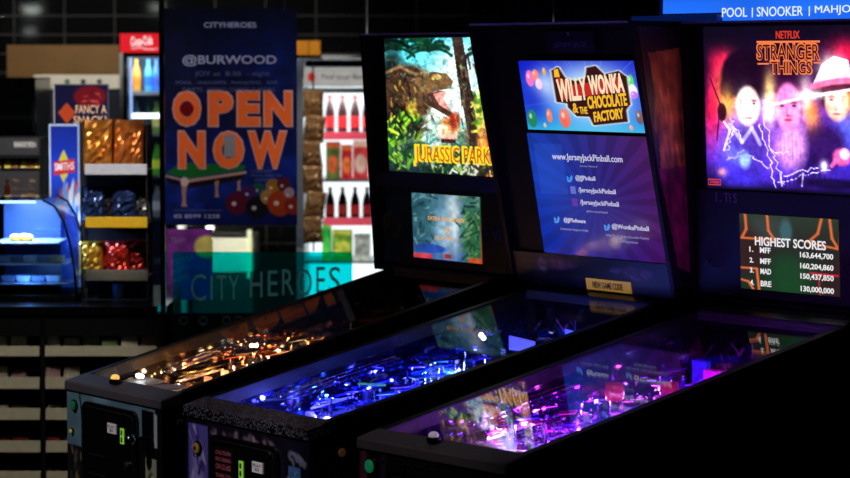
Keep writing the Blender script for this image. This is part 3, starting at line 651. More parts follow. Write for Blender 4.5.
c1 = q.p(.50, .64, .004); MB().box(c1.x-.022, c1.x+.020, c1.y-.001, c1.y, c1.z-.036, c1.z+.046).build('tile_print', mat('tile_ink', (190, 180, 186), .5), sheet)
for px in (175, 285): MB().lathe([(.0016, hgt(10, D)), (.0016, CEIL)], (X(px, 230, D), .0, 0), 6).build('cord', STEEL, r)
D = 9.95
r = bg('pink_poster', 190, D, 'magenta poster with yellow disc below the navy banner', 'poster')
q = bquad(166, 229, 212, 300, 190, D, 0)
cv = Canvas(60, 90, (120, 40, 120)); cv.ell(.88, .25, .28, .16, (226, 196, 90)); cv.noise(.2, 3, 12); sh = art('poster_sheet', q, cv, artmat('poster_print', .25, .5, 1), r)
jointext('poster_lettering', [('TEAM', .1, .12, .4, .2), ('TRIVIA', .08, .45, .6, .55, 0, -.12), ('EVERY', .1, .58, .5, .66, 0, -.1), ('WEEK', .12, .70, .5, .78, 0, -.1)], q, mat('pink_ink', (200, 150, 190)), sh)
MB().box(X(188, 190, D), X(192, 190, D), .004, .014, 0, hgt(229, D)).build('stand', BLACK, r)
# teal acrylic screen
D = 9.35
r = bg('teal_screen', 265, D, 'translucent teal acrylic screen lettered with the venue name behind the first machine', 'screen')
q = bquad(172, 252, 352, 313, 265, D, 0)
def tealmat():
    m = bpy.data.materials.new('teal_acrylic'); m.use_nodes = True; nt = m.node_tree; nt.nodes.clear()
    o = nt.nodes.new('ShaderNodeOutputMaterial'); mx = nt.nodes.new('ShaderNodeMixShader'); t = nt.nodes.new('ShaderNodeBsdfTransparent'); t.inputs[0].default_value = (.0, .80, .82, 1)
    g = nt.nodes.new('ShaderNodeBsdfPrincipled'); g.inputs['Base Color'].default_value = (.0, .42, .44, 1); g.inputs['Roughness'].default_value = .12
    mx.inputs[0].default_value = .08; nt.links.new(t.outputs[0], mx.inputs[1]); nt.links.new(g.outputs[0], mx.inputs[2]); nt.links.new(mx.outputs[0], o.inputs[0]); return m
p0_ = q.p(0, 1); p1_ = q.p(1, 0)
sc_ = MB().box(p0_.x, p1_.x, -.004, .004, p0_.z, p1_.z).build('acrylic_sheet', tealmat(), r)
q2 = Quad(q.p(0, 0, .004), q.ex, q.ey)
jointext('name_lettering', [('C', .10, .36, .185, .80, -.005), ('I', .21, .38, .222, .78), ('T', .245, .38, .30, .78), ('Y', .31, .38, .37, .78), ('H', .43, .32, .50, .74), ('E', .53, .3, .585, .72), ('R', .61, .28, .675, .70), ('O', .695, .28, .775, .72), ('E', .80, .24, .85, .68), ('S', .87, .24, .935, .68)], q2, mat('frost_ink', (70, 140, 144), .5, emit=(80, 150, 156), es=.05), sc_)
m_ = MB().box(p0_.x-.01, p1_.x, -.012, .012, 0, p0_.z).build('lower_panel', mat('dark_teal_panel', (8, 18, 24), .25), r)
for k, u in enumerate((.06, .17, .30, .37, .44, .56)):
    c0 = q2.p(u, 1.12, .009); m2 = MB(); m2.tube([(c0.x+.014*math.cos(a), c0.y, c0.z+.014*math.sin(a)) for a in np.linspace(0, 2*PI, 14)[:-1]], .0022, 5, True); m2.build('ring_decal', mat('ring_grey', (70, 96, 104), .5), m_)
# ------------------------------------------------------------------ pinball machines
L = 1.088
PB = .46
GLASS = glassmat('playfield_glass', (.97, .97, .98), 1.45, .01, 1, .7)
DISPG = artmat('backlit_art', 1.6, .22); SCREEN = artmat('screen_art', 1.0, .2)
PRINT = artmat('cabinet_print', 0, .35, 1)
SPECK = None
def speck():
    m = mat('speckled_lockbar', (40, 38, 48), .35, .4); nt = m.node_tree; b = nt.nodes['Principled BSDF']
    tc = nt.nodes.new('ShaderNodeTexCoord'); v = nt.nodes.new('ShaderNodeTexVoronoi'); v.inputs['Scale'].default_value = 160
    r = nt.nodes.new('ShaderNodeValToRGB'); r.color_ramp.elements[0].color = (.26, .25, .30, 1); r.color_ramp.elements[1].color = (.004, .004, .007, 1)
    r.color_ramp.elements[0].position = .25; r.color_ramp.elements[1].position = .5
    nt.links.new(tc.outputs['Object'], v.inputs['Vector']); nt.links.new(v.outputs['Distance'], r.inputs[0]); nt.links.new(r.outputs[0], b.inputs['Base Color']); return m
def machine(loc, rz, w, zf, ri, label, bb, lockmat, gboost, inner_art):
    """bb: x0,w,yb,lean,zb,zt. Local frame: x across from the glass's left edge, y towards the backbox, z up from the floor"""
    r = empty('pinball_machine', loc, rz, label, 'pinball machine', 'pinball machines in a row')
    r['_'] = 0; del r['_']
    zt = lambda y: zf+ri*y/L
    O = .022; ye = 1.27
    side = [(-.055, PB), (ye, PB), (ye, zt(L)-.02), (L, zt(L)-.02), (-.055, zf-.03)]
    for name, a, b in (('side_panel', -O, -.004), ('side_panel', w+.004, w+O)):
        MB().prism(side, lambda p, q, d: (d, p, q), a, b).build(name, CAB, r)
    m_ = MB(); m_.box(-O+.001, w+O-.001, -.062, -.045, PB, zf-.03); m_.box(-.004, w+.004, ye-.02, ye, PB, zt(L)-.03); m_.box(-.004, w+.004, -.045, ye-.02, PB, PB+.012)
    body = m_.build('cabinet_body', CAB, r)
    # rails, lock bar, glass
    for a, b in ((-O-.002, .003), (w-.003, w+O+.002)):
        MB().hexa([(a, -.002, zf-.032), (b, -.002, zf-.032), (b, L, zt(L)-.032), (a, L, zt(L)-.032), (a, -.002, zf+.004), (b, -.002, zf+.004), (b, L, zt(L)+.004), (a, L, zt(L)+.004)]).build('side_rail', BLACK, r, bevel=.002)
    MB().hexa([(-O-.003, -.07, zf-.040), (w+O+.003, -.07, zf-.040), (w+O+.003, .004, zf-.030), (-O-.003, .004, zf-.030), (-O-.003, -.07, zf-.012), (w+O+.003, -.07, zf-.012), (w+O+.003, .002, zf+.006), (-O-.003, .002, zf+.006)]).build('lock_bar', lockmat, r, bevel=.009 if lockmat is LOCK else .003, seg=3)
    MB().hexa([(.002, .0, zf-.002), (w-.002, .0, zf-.002), (w-.002, L, zt(L)-.002), (.002, L, zt(L)-.002), (.002, .0, zf+.001), (w-.002, .0, zf+.001), (w-.002, L, zt(L)+.001), (.002, L, zt(L)+.001)]).build('glass', glassmat('playfield_glass_%d' % int(gboost*100), (.97, .97, .98), 1.45, .012, 1, gboost), r)
    # legs
    for x in (-O, w+O):
        for y in (-.05, ye-.05):
            sx = 1 if x < .2 else -1; sy = 1 if y < .5 else -1
            MB().prism([(0, 0), (.045, 0), (.045, .004), (.004, .004), (.004, .045), (0, .045)], lambda a, b, d, x=x, y=y, sx=sx, sy=sy: (x-sx*.003+sx*a, y-sy*.006+sy*b, d), .03, PB+.14).build('leg', BLACK, r)
            MB().lathe([(.022, 0), (.022, .008), (.008, .02), (.008, .035)], (x+sx*.012, y+sy*.01, 0), 12).build('leg_foot', STEEL, r)
    # backbox
    x0, bw, yb, lean, zb, ztop = bb
    B = lambda x, z, d=0: (x, yb-lean*(z-zb)+d, z)
    dp = .24; m_ = MB()
    def wall(xa, xb, za, zb_, da, db): m_.hexa([B(xa, za, da), B(xb, za, da), B(xb, za, db), B(xa, za, db), B(xa, zb_, da), B(xb, zb_, da), B(xb, zb_, db), B(xa, zb_, db)])
    for xa in (x0, x0+bw-.016):
        m_.hexa([B(xa, zb-.03, -.010), B(xa+.016, zb-.03, -.010), B(xa+.016, zb-.03, dp), B(xa, zb-.03, dp), B(xa, ztop, -.030), B(xa+.016, ztop, -.030), B(xa+.016, ztop, dp), B(xa, ztop, dp)])
    wall(x0, x0+bw, ztop-.012, ztop+.002, -.030, dp); wall(x0+.016, x0+bw-.016, zb-.03, zb-.012, -.006, dp); wall(x0+.016, x0+bw-.016, zb-.012, ztop-.014, .012, dp)
    bx = m_.build('backbox', BLACK, r)
    m_ = MB()
    m_.hexa([B(x0+.012, ztop-.004, -.034), B(x0+bw-.012, ztop-.004, -.034), B(x0+bw-.012, ztop-.004, -.012), B(x0+.012, ztop-.004, -.012), B(x0+.012, ztop+.002, -.034), B(x0+bw-.012, ztop+.002, -.034), B(x0+bw-.012, ztop+.002, -.012), B(x0+.012, ztop+.002, -.012)])
    m_.build('top_trim', mat('worn_trim', (96, 94, 100), .5, .0), bx)  # lighter colour imitates the highlight line along the top edge
    # ledge between glass and backbox
    MB().hexa([(-O, L-.006, zt(L)-.02), (w+O, L-.006, zt(L)-.02), (w+O, yb+.02, zb-.03), (-O, yb+.02, zb-.03), (-O, L-.006, zt(L)+.006), (w+O, L-.006, zt(L)+.006), (w+O, yb+.02, zb-.012), (-O, yb+.02, zb-.012)]).build('ledge', mat('ledge_metal', (60, 60, 68), .3, .6), r, bevel=.002)
    MB().box(-.004, w+.004, L+.02, ye-.001, zt(L)-.05, zb-.031).build('neck', CAB, r)
    def bq(xa, za_top, xb, zb_bot, d=0):
        o = Vector(B(xa, za_top, d)); e1 = Vector(B(xb, za_top, d))-o; e2 = Vector(B(xa, zb_bot, d))-o; return Quad(o, e1, e2)
    # playfield
    zp = lambda y: zf-.072+(ri-.135)*y/L
    P = lambda x, y, h=0: Vector((x, y, zp(y)+h))
    q = Quad(P(0, L), P(w, L)-P(0, L), P(0, 0)-P(0, L))
    cvp = inner_art(0); art('playfield_board', q, cvp, artmat('playfield_print', 0, .12, 1, .6), r, .012)
    for xw, nx in ((0.0, 1), (w, -1)):
        qq = Quad((xw-.0035*nx, 0, zf-.012), (0, L, zt(L)-zf), (0, 0, -.10))
        # inner side art: a parallelogram from rail down to the board
        ql = Quad((xw, 0, zf-.032), (0, L, ri), (0, 0, -.055)) if nx == 1 else Quad((xw, L, zt(L)-.032), (0, -L, -ri), (0, 0, -.055))
        ql2 = Quad(ql.o+Vector((0, 0, -.055)), ql.ex, (0, 0, -.10))
        qf = Quad(ql.o, ql.ex, (0, 0, -.15))
        art('inner_side_art', qf, inner_art(1 if nx == 1 else 2), artmat('side_blade', 0, .07, 1, .6, .5), r, .003)
    qb = Quad((0, L+.018, zt(L)-.01), (w, 0, 0), (0, 0, -.16))
    cb = inner_art(3); cb.a = (cb.a*.55)**1.5; cb.strokes(26, (.05, .1, .95, .9), [(60, 40, 60), (20, 60, 110), (120, 50, 120)], .25, (1.2, 1.9), .008, 5)
    art('rear_art', qb, cb, artmat('playfield_print'), r, .003)
    return r, P, bq, zt, B
def front_face(zf, w):   # picture area of the front panel
    return Quad((-.021, -.0625, zf-.036), (w+.042, 0, 0), (0, 0, -(zf-.036-PB)))
def rounded(x0, x1, z0, z1, rr, n=4):
    out = []
    for cx, cz, a0 in ((x1-rr, z1-rr, 0), (x0+rr, z1-rr, PI/2), (x0+rr, z0+rr, PI), (x1-rr, z0+rr, 1.5*PI)):
        for i in range(n+1): a = a0+PI/2*i/n; out.append((cx+rr*math.cos(a), cz+rr*math.sin(a)))
    return out
def coin_door(r, zf, x0, x1, ztop, labelx, slotx, card=False):
    fn = lambda a, b, d: (a, d, b)
    d = MB().prism(rounded(x0, x1, ztop-.31, ztop, .03), fn, -.074, -.062).build('coin_door', BLACKG, r, bevel=.002)
    m_ = MB(); pts = [(a, -.0755, b) for a, b in rounded(x0+.012, x1-.012, ztop-.298, ztop-.014, .022)]
    m_.tube(pts, .0022, 5, True); m_.build('door_trim', mat('dark_trim', (44, 44, 48), .3, .6), d)
    MB().box(labelx, labelx+.048, -.0775, -.074, ztop-.075, ztop-.047).build('price_label', mat('white_label', (206, 200, 204), .5, emit=(190, 180, 190), es=.12), d)
    ql = Quad((labelx, -.0775, ztop-.047), (.048, 0, 0), (0, 0, -.028))
    jointext('label_lettering', [('PLAY', .1, .2, .9, .45), ('$2', .3, .55, .7, .85)], ql, mat('label_ink', (60, 50, 60)), d, .0008)
    MB().box(slotx, slotx+.017, -.0775, -.074, ztop-.098, ztop-.054).build('coin_slot', emis('slot_green', (140, 205, 70), .6), d)
    MB().box(slotx+.0045, slotx+.0125, -.0783, -.0775, ztop-.093, ztop-.080).build('slot_mark', mat('slot_mark', (30, 60, 20), .4), d)
    MB().box(slotx+.0045, slotx+.0125, -.0783, -.0775, ztop-.073, ztop-.060).build('slot_mark', MC['slot_mark'], d)
    for k in range(2): MB().box(x0+.045, x0+.145, -.0785, -.074, ztop-.150-.055*k, ztop-.146-.055*k).build('return_flap_edge', mat('flap_edge', (52, 52, 56), .3, .7), d)
    MB().lathe([(.011, 0), (.011, -.006), (.006, -.008)], (x1-.045, -.074, ztop-.155), 14, 'y').build('lock', STEEL, d)
    MB().lathe([(.006, 0), (.006, -.005), (.003, -.006)], (x1-.03, -.074, ztop-.022), 10, 'y').build('bolt', CHROME, d)
    return d
def plunger(r, x, z):
    m_ = MB().box(x-.028, x+.028, -.068, -.062, z-.055, z+.055).build('plunger_plate', BLACKG, r, bevel=.002)
    MB().lathe([(.006, 0), (.006, -.035), (.014, -.042), (.016, -.055), (.010, -.066)], (x, -.068, z-.02), 14, 'y').build('plunger_knob', CHROME, r, smooth=True)
def button(r, x, z, rad, c, es, name='start_button', ring=(30, 30, 34)):
    b = MB().lathe([(rad*1.35, 0), (rad*1.35, -.004), (rad, -.005)], (x, -.0635, z), 18, 'y').build(name, mat('ring%d%d%d' % ring, ring, .3, .4), r)
    MB().lathe([(rad, 0), (rad, -.004), (rad*.7, -.0065)], (x, -.0675, z), 18, 'y').build('button_cap', mat('cap_%d_%d_%d' % c, c, .3, emit=c, es=es), b)
    return b
def side_button(r, w, y, z, c, es):
    b = MB().lathe([(.017, 0), (.017, .004), (.012, .006)], (w+.022, y, z), 18, 'x').build('flipper_button', BLACK, r)
    MB().lathe([(.011, 0), (.011, .004), (.006, .006)], (w+.027, y, z), 14, 'x').build('button_cap', mat('fcap%d%d' % c[:2], c, .4, emit=c, es=es), b)
def sweep_ramp(mb, pts, wd, wh, th=.0025):
    rings = []; n = len(pts)
    for i, p in enumerate(pts):
        t = (pts[min(i+1, n-1)]-pts[max(i-1, 0)]); t.z = 0; t.normalize(); s_ = Vector((t.y, -t.x, 0)); up = Vector((0, 0, 1)); h = wd/2
        prof = [(-h, wh), (-h, 0), (h, 0), (h, wh), (h-th, wh), (h-th, th), (-h+th, th), (-h+th, wh)]
        rings.append([mb.bm.verts.new(p+s_*a+up*b) for a, b in prof])
    for A, B in zip(rings, rings[1:]):
        for k in range(8): mb.bm.faces.new((A[k], A[(k+1) % 8], B[(k+1) % 8], B[k]))
    mb.bm.faces.new(rings[0][::-1]); mb.bm.faces.new(rings[-1]); return mb
def spline(ctrl, n=28):
    out = []; c = [ctrl[0]]+list(ctrl)+[ctrl[-1]]
    for s_ in range(len(ctrl)-1):
        p0, p1, p2, p3 = [Vector(x) for x in c[s_:s_+4]]; m = max(3, n//(len(ctrl)-1))
        for i in range(m):
            t = i/m; out.append(.5*((2*p1)+(p2-p0)*t+(2*p0-5*p1+4*p2-p3)*t*t+(3*p1-p0-3*p2+p3)*t**3))
    out.append(Vector(ctrl[-1])); return out
def furnish(r, P, w, seed, pal, bulbs, lights, clear, nplast=56, nlamp=34, yhot=(0.05, 1.0), bulb_s=18):
    R = random.Random(seed); N = len(pal)
    pm = [mat('plastic_%d_%d' % (seed, i), c, .18, emit=c, es=.0) for i, c in enumerate(pal)]
    clr = [glassmat('clear_%d_%d' % (seed, i), tuple(.35+.65*x/255 for x in c), 1.6, .05, 1, 1.6) for i, c in enumerate(pal[:3])]
    bm_ = [emis('bulb_%d_%d' % (seed, i), c, bulb_s) for i, c in enumerate(bulbs)]
    rub = mat('rubber_ring_%d' % seed, (210, 208, 214), .6)
    # apron
    MB().hexa([P(.01, .005, .0), P(w-.01, .005, .0), P(w-.01, .125, .0), P(.01, .125, .0), P(.01, .005, .045), P(w-.01, .005, .045), P(w-.01, .125, .022), P(.01, .125, .022)]).build('apron', mat('apron_%d' % seed, (26, 24, 28), .35), r, bevel=.003)
    # flippers and slingshots
    for sx in (-1, 1):
        cx = w/2-.01+sx*.085; a = Vector((cx, .20)); t = Vector((cx-sx*.062, .175)); d_ = (t-a).normalized(); nn = Vector((-d_.y, d_.x))
        pl = [a+nn*.011, t+nn*.005, t+d_*.005, t-nn*.005, a-nn*.011, a-d_*.011]
        if sx < 0: pl = pl[::-1]
        MB().prism([(v.x, v.y) for v in pl], lambda p, q, d: P(p, q, d), .008, .024).build('flipper', mat('flipper_%d' % seed, (225, 225, 228), .3), r)
        bx = w/2-.01+sx*.15
        tri = [(bx, .25), (bx+sx*.045, .30), (bx+sx*.045, .42)]
        MB().prism(tri, lambda p, q, d: P(p, q, d), .028, .031).build('slingshot_plastic', pm[R.randrange(N)], r)
        MB().tube([P(x, y, .016) for x, y in tri], .003, 6, True).build('slingshot_rubber', rub, r)
    # plastics on posts
    for k in range(nplast):
        x = R.choice((R.uniform(.02, .12), R.uniform(w-.12, w-.03), R.uniform(.08, w-.08))); y = R.uniform(.30, 1.0); h = R.uniform(.028, .045+.07*max(0, y-.35))
        n = R.choice((4, 5, 6)); a0 = R.uniform(0, 6); poly = [(x+R.uniform(.014, .034)*math.cos(a0+2*PI*i/n), y+R.uniform(.02, .06)*math.sin(a0+2*PI*i/n)) for i in range(n)]
        poly = [(min(max(a, .006), w-.006), min(b, 1.07)) for a, b in poly]
        m = pm[R.randrange(N)] if R.random() < .5 else R.choice(clr)
        pl = MB().prism(poly, lambda p, q, d: P(p, q, d), h, h+.003).build('playfield_plastic', m, r)
        for a, b in poly[:3:2]: MB().lathe([(.003, 0), (.003, h-.001)], P((a*2+x)/3, (b*2+y)/3, 0), 8).build('post', CHROME if R.random() < .5 else R.choice(clr), pl)
    # pop bumpers
    for k in range(3):
        x = w*(.35+.2*k)+R.uniform(-.02, .02); y = .78+.07*(k % 2)
        b = MB().lathe([(.020, 0), (.022, .01), (.014, .014), (.014, .034)], P(x, y), 16).build('pop_bumper', pm[k % N], r, smooth=True)
        MB().lathe([(.022, .034), (.028, .04), (.024, .047), (.008, .052)], P(x, y), 18).build('bumper_cap', emis('bcap_%d_%d' % (seed, k), pal[(k+1) % N], .8), b, smooth=True)
    # ramps and wire rails
    paths = [[P(.05, .45, .01), P(.06, .65, .06), P(.10, .85, .10), P(.24, .98, .11), P(w-.12, .93, .11), P(w-.07, .75, .09), P(w-.06, .5, .06)],
             [P(w*.6, .5, .012), P(w*.55, .7, .06), P(w*.4, .86, .085), P(.10, .80, .09), P(.04, .6, .07), P(.035, .38, .04)]]
    for k, p in enumerate(paths): sweep_ramp(MB(), spline(p, 36), .036, .016).build('plastic_ramp', clr[k % len(clr)], r)
    for k, p in enumerate(([P(w-.05, .62, .075), P(w-.04, .42, .065), P(w-.045, .22, .045), P(w-.07, .2, .035)], [P(.03, .6, .08), P(.025, .42, .06), P(.04, .24, .04)])):
        sp = spline(p, 24); m_ = MB()
        for dx, dz in ((-.012, 0), (.012, 0), (-.016, .014), (.016, .014)): m_.tube([v+Vector((dx, 0, dz)) for v in sp], .0018, 5)
        for v in sp[::4]: m_.tube([v+Vector((-.016, 0, .014)), v+Vector((-.012, 0, -.002)), v+Vector((.012, 0, -.002)), v+Vector((.016, 0, .014))], .0014, 4)
        m_.build('wire_rail', CHROME, r, smooth=True)
    # targets and gates
    for k in range(8):
        x = R.uniform(.04, w-.05); y = R.uniform(.42, .95)
        MB().hexa([P(x-.011, y, .002), P(x+.011, y, .002), P(x+.011, y+.003, .002), P(x-.011, y+.003, .002), P(x-.011, y-.001, .028), P(x+.011, y-.001, .028), P(x+.011, y+.002, .028), P(x-.011, y+.002, .028)]).build('target', emis('tgt_%d_%d' % (seed, k % N), pal[k % N], .5), r)
    # inserts
    for k in range(32):
        x = w/2+R.uniform(-.2, .2); y = .20+.026*k+R.uniform(-.01, .01); MB().lathe([(.009, 0), (.009, .0012)], P(x, y, .0), 12).build('insert_lamp', emis('ins_%d_%d' % (seed, k % N), pal[k % N], 3.2), r)
    # lamps, half of them short glowing tubes added for streaky highlights
    for k in range(nlamp):
        x = R.choice((R.uniform(.012, .05), R.uniform(w-.06, w-.015), R.uniform(.05, w-.05))); y = yhot[0]+(yhot[1]-yhot[0])*R.random()**1.1; h = R.choice((.012, .018, .05, .075))*(1 if y > .3 else .6)
        c = P(x, y, h); s_ = R.choice((.0016, .002, .0032)); mb = MB(); a_ = R.uniform(0, PI)
        if k % 2: mb.sphere(tuple(c), s_, n=6)
        else: l_ = R.uniform(.006, .016); mb.tube([c-Vector((math.cos(a_), math.sin(a_)*.9, .1*math.sin(a_)))*l_, c+Vector((math.cos(a_), math.sin(a_)*.9, .1*math.sin(a_)))*l_], .0010, 5)
        mb.build('playfield_lamp', bm_[R.randrange(len(bm_))], r)
    for j in range(7):
        for xx in (.07, w*.5, w-.06): lamp('playfield_light', 'POINT', P(xx+R.uniform(-.02, .02), yhot[0]+.08+(yhot[1]-yhot[0]-.08)*j/6.5+R.uniform(-.02, .02), R.uniform(.02, .05)), .11*LK, tuple(s2l(np.array(R.choice(bulbs))/255.)), .005, parent=r)
    for (x, y, h, e, c) in lights:
        o = lamp('playfield_light', 'POINT', P(x, y, h*.62), e*LK, c, .006, parent=r)
    return pm, clr, bm_
def shooter_button(r, x, y, z, cap, es):
    b = MB().lathe([(.017, 0), (.017, .010), (.013, .013)], (x, y, z), 18).build('action_button', BLACKG, r)
    MB().lathe([(.012, .012), (.013, .018), (.009, .024), (.003, .026)], (x, y, z), 16).build('button_cap', mat('acap%d%d' % cap[:2], cap, .12, emit=cap, es=es), b, smooth=True)
def blotch(w, h, seed, pal, base, n, size):
    cv = Canvas(w, h, base); R = random.Random(seed)
    for _ in range(n):
        c = R.choice(pal); s = size*R.uniform(.4, 1.4)
        if R.random() < .5: cv.ell(R.random(), R.random(), s, s*R.uniform(.4, 1.5), c, R.uniform(.5, 1), .2, R.uniform(0, 3))
        else: x, y, a = R.random(), R.random(), R.uniform(0, 6); cv.line([(x, y), (x+s*3*math.cos(a), y+s*3*math.sin(a))], size*.12, c, .9)
    return cv
# ================================================================== FIRST MACHINE (jungle art)
w1 = .5053
pal1 = [(216, 120, 60), (236, 180, 110), (150, 60, 40), (110, 96, 60), (90, 110, 80)]
art1 = lambda k: blotch(110, 220, 10+k, [(255, 250, 245)]+pal1, (16, 12, 12), 700, .016) if k == 0 else (blotch(140, 30, 20+k, [tuple(int(x*.5) for x in c) for c in pal1], (12, 10, 9), 60, .02))
r1, P1, bq1, zt1, B1 = machine((0, 0, 0), -.0205, w1, .88, .2597, 'pinball machine with jungle backglass and pale blue front, furthest left in the row',
    (-.0982, .7058, 1.0874, .0468, 1.1643, 1.8766), LOCK, .22, art1)
LK = 1.7
lights1 = [(.10, .24, .05, .22, (1, .62, .35)), (.30, .30, .05, .20, (1, .6, .32)), (.42, .42, .06, .10, (1, .7, .45)), (.2, .5, .06, .10, (1, .6, .35)), (.3, .8, .05, .05, (1, .8, .6)), (.06, .09, .06, .10, (1, .97, .9))]
pm, clr, bmm = furnish(r1, P1, w1, 11, pal1, [(255, 190, 110), (255, 150, 80), (255, 236, 210)], lights1, None, nlamp=80, yhot=(.14, .75), bulb_s=2.5)
# bright white lamp near the apron; the grey plate imitates the glare around it
MB().hexa([P1(.02, .10, .035), P1(.15, .10, .035), P1(.15, .17, .035), P1(.02, .17, .035), P1(.02, .10, .040), P1(.15, .10, .040), P1(.15, .17, .040), P1(.02, .17, .040)]).build('apron_card', mat('card_grey', (150, 150, 150), .5), r1)
MB().sphere(tuple(P1(.085, .12, .056)), .012, 1.6, .8, .6).build('apron_lamp', emis('white_spot', (255, 255, 250), 9), r1, smooth=True)
MB().lathe([(.055, 0), (.055, .003), (.048, .004)], P1(.36, .055, .062), 26).build('instruction_disc', mat('disc_grey', (150, 136, 140), .5), r1)
for k, (px_, py_) in enumerate(((.24, .30), (.30, .33), (.36, .42), (.28, .22))):
    MB().hexa([P1(px_, py_, .03), P1(px_+.03, py_, .03), P1(px_+.03, py_+.01, .03), P1(px_, py_+.01, .03), P1(px_, py_, .055), P1(px_+.03, py_, .055), P1(px_+.03, py_+.01, .055), P1(px_, py_+.01, .055)]).build('lamp_box', emis('warm_box%d' % (k % 2), ((255, 206, 130), (255, 150, 90))[k % 2], 1.3), r1, bevel=.003)
zf = .88; qf = front_face(zf, w1)
cv = Canvas(110, 84, (96, 128, 142)); cv.noise(.25, 3, 10); cv.rect(.60, .26, 1, 1, (14, 14, 16)); cv.rect(.0, .42, .2, 1, (26, 24, 26)); cv.rect(.93, .0, 1, 1, (14, 14, 16)); cv.rect(.92, .05, .945, .30, (170, 180, 180))
cv.rect(.83, .38, .94, 1, (150, 152, 130)); cv.ell(.885, .60, .04, .12, (60, 60, 50)).ell(.90, .55, .02, .05, (190, 180, 120)); cv.strokes(16, (.02, .42, .15, .9), [(90, 80, 70), (60, 56, 50), (120, 100, 60)], .08, (1, 2), .01, 2)
cv.ell(.08, .08, .05, .1, (60, 110, 96), .4); cv.line([(.14, .02), (.17, .22)], .008, (20, 24, 26))
art('front_print', qf, cv, PRINT, r1, .001)
coin_door(r1, zf, .085, .40, .822, .245, .318)
plunger(r1, .452, .775)
button(r1, .028, .800, .013, (26, 110, 70), .12)
button(r1, .014, .724, .006, (200, 170, 60), .2, 'coin_reject_button')
shooter_button(r1, .213, -.033, .880, (250, 190, 90), .9)
side_button(r1, w1, -.01, .80, (60, 40, 30), .0)
# translite
W, H = 230, 300
cv = Canvas(W, H, (60, 190, 210)); cv.grad([(0, (60, 200, 220)), (.25, (130, 215, 225)), (.45, (190, 235, 225)), (.7, (70, 110, 90)), (1, (30, 50, 46))])
cv.glow(.72, .25, .22, .25, (245, 255, 255), .95); cv.glow(.55, .55, .25, .15, (240, 250, 245), .95)
R_ = random.Random(2)
def frond(cv, x, y, n, ln, col, seed):
    R = random.Random(seed)
    for i in range(n):
        a = PI*(.05+.9*i/(n-1))+R.uniform(-.1, .1); px_, py_ = x, y; pts = [(px_, py_)]
        for s_ in range(4): px_ += ln/4*math.cos(a)*1.1; py_ += ln/4*(-math.sin(a)*.9+.28*s_); pts.append((px_, py_))
        cv.line(pts, .012, col, .95)
for x, y, n, ln, c, sd in ((.12, .08, 9, .16, (14, 56, 40), 1), (.44, .09, 11, .20, (20, 62, 42), 2), (.30, .02, 8, .14, (14, 70, 40), 3), (.92, .10, 7, .12, (30, 70, 60), 4), (.02, .02, 8, .2, (8, 24, 20), 5)): frond(cv, x, y, n, ln, c, sd)
cv.ell(.06, .42, .14, .35, (16, 26, 20), .9, .6)
# large brown reptile (generic)
cv.ell(.20, .42, .27, .22, (74, 54, 40), 1, .2, -.3); cv.ell(.24, .62, .13, .20, (104, 76, 48), 1, .3); cv.ell(.10, .60, .10, .12, (40, 30, 24)); cv.ell(.30, .40, .14, .11, (96, 70, 50), 1, .3, -.5)
cv.poly([(.28, .30), (.46, .245), (.60, .26), (.66, .32), (.63, .37), (.52, .385), (.44, .40), (.36, .42)], (120, 92, 62)); cv.poly([(.40, .42), (.52, .385), (.60, .39), (.52, .42), (.64, .55), (.66, .60), (.56, .56), (.42, .50)], (84, 58, 46))
cv.poly([(.46, .41), (.60, .385), (.56, .44), (.62, .54), (.52, .49)], (232, 150, 140)); cv.ell(.50, .285, .05, .02, (190, 160, 110)).ell(.47, .30, .014, .010, (250, 210, 80))
cv.strokes(50, (.02, .25, .40, .70), [(40, 28, 22), (130, 104, 66), (180, 150, 70), (60, 44, 34)], .05, (.5, 2.5), .008, 7); cv.line([(.0, .26), (.14, .21), (.30, .27), (.40, .25)], .012, (150, 120, 86))
cv.ell(.25, .52, .05, .05, (206, 168, 60), .8, .8); cv.line([(.36, .60), (.40, .68), (.34, .72)], .014, (110, 84, 60)); cv.line([(.44, .58), (.47, .66)], .012, (96, 74, 60))
# trees right
cv.poly([(.66, .0), (.76, .0), (.82, .35), (.90, .80), (.94, 1.0), (.82, 1.0), (.76, .6), (.70, .3)], (70, 52, 44)); cv.strokes(30, (.70, .05, .86, .95), [(120, 96, 76), (40, 28, 24)], .10, (1.2, 1.6), .008, 8)
cv.ell(.95, .52, .10, .12, (150, 176, 50), .9, .5).ell(.97, .62, .07, .08, (220, 190, 90), .8, .6); cv.strokes(50, (.85, .38, 1, .7), [(110, 150, 40), (210, 210, 90), (60, 90, 30), (236, 214, 120)], .06, (0, 6), .010, 9)
cv.ell(.93, .78, .07, .14, (226, 150, 80), .9, .5); cv.strokes(20, (.86, .68, 1, .95), [(240, 170, 80), (180, 90, 40)], .08, (1, 2), .012, 10)
# vehicle and glow centre
cv.strokes(60, (.36, .60, .66, .80), [(120, 190, 190), (230, 240, 240), (90, 130, 120), (170, 210, 200)], .07, (0, 3), .010, 11)
cv.ell(.60, .66, .09, .08, (206, 120, 60), .95, .5).ell(.66, .60, .05, .06, (150, 50, 30), .9, .5).rect(.50, .68, .68, .74, (230, 190, 170), .8).rect(.52, .74, .66, .77, (90, 40, 30)); cv.glow(.53, .66, .06, .04, (255, 250, 220), .9)
cv.strokes(260, (.0, .15, 1, .98), [(40, 90, 60), (150, 190, 90), (200, 220, 190), (150, 120, 60), (90, 180, 170)], .035, (0, 6), .0045, 22, .4)
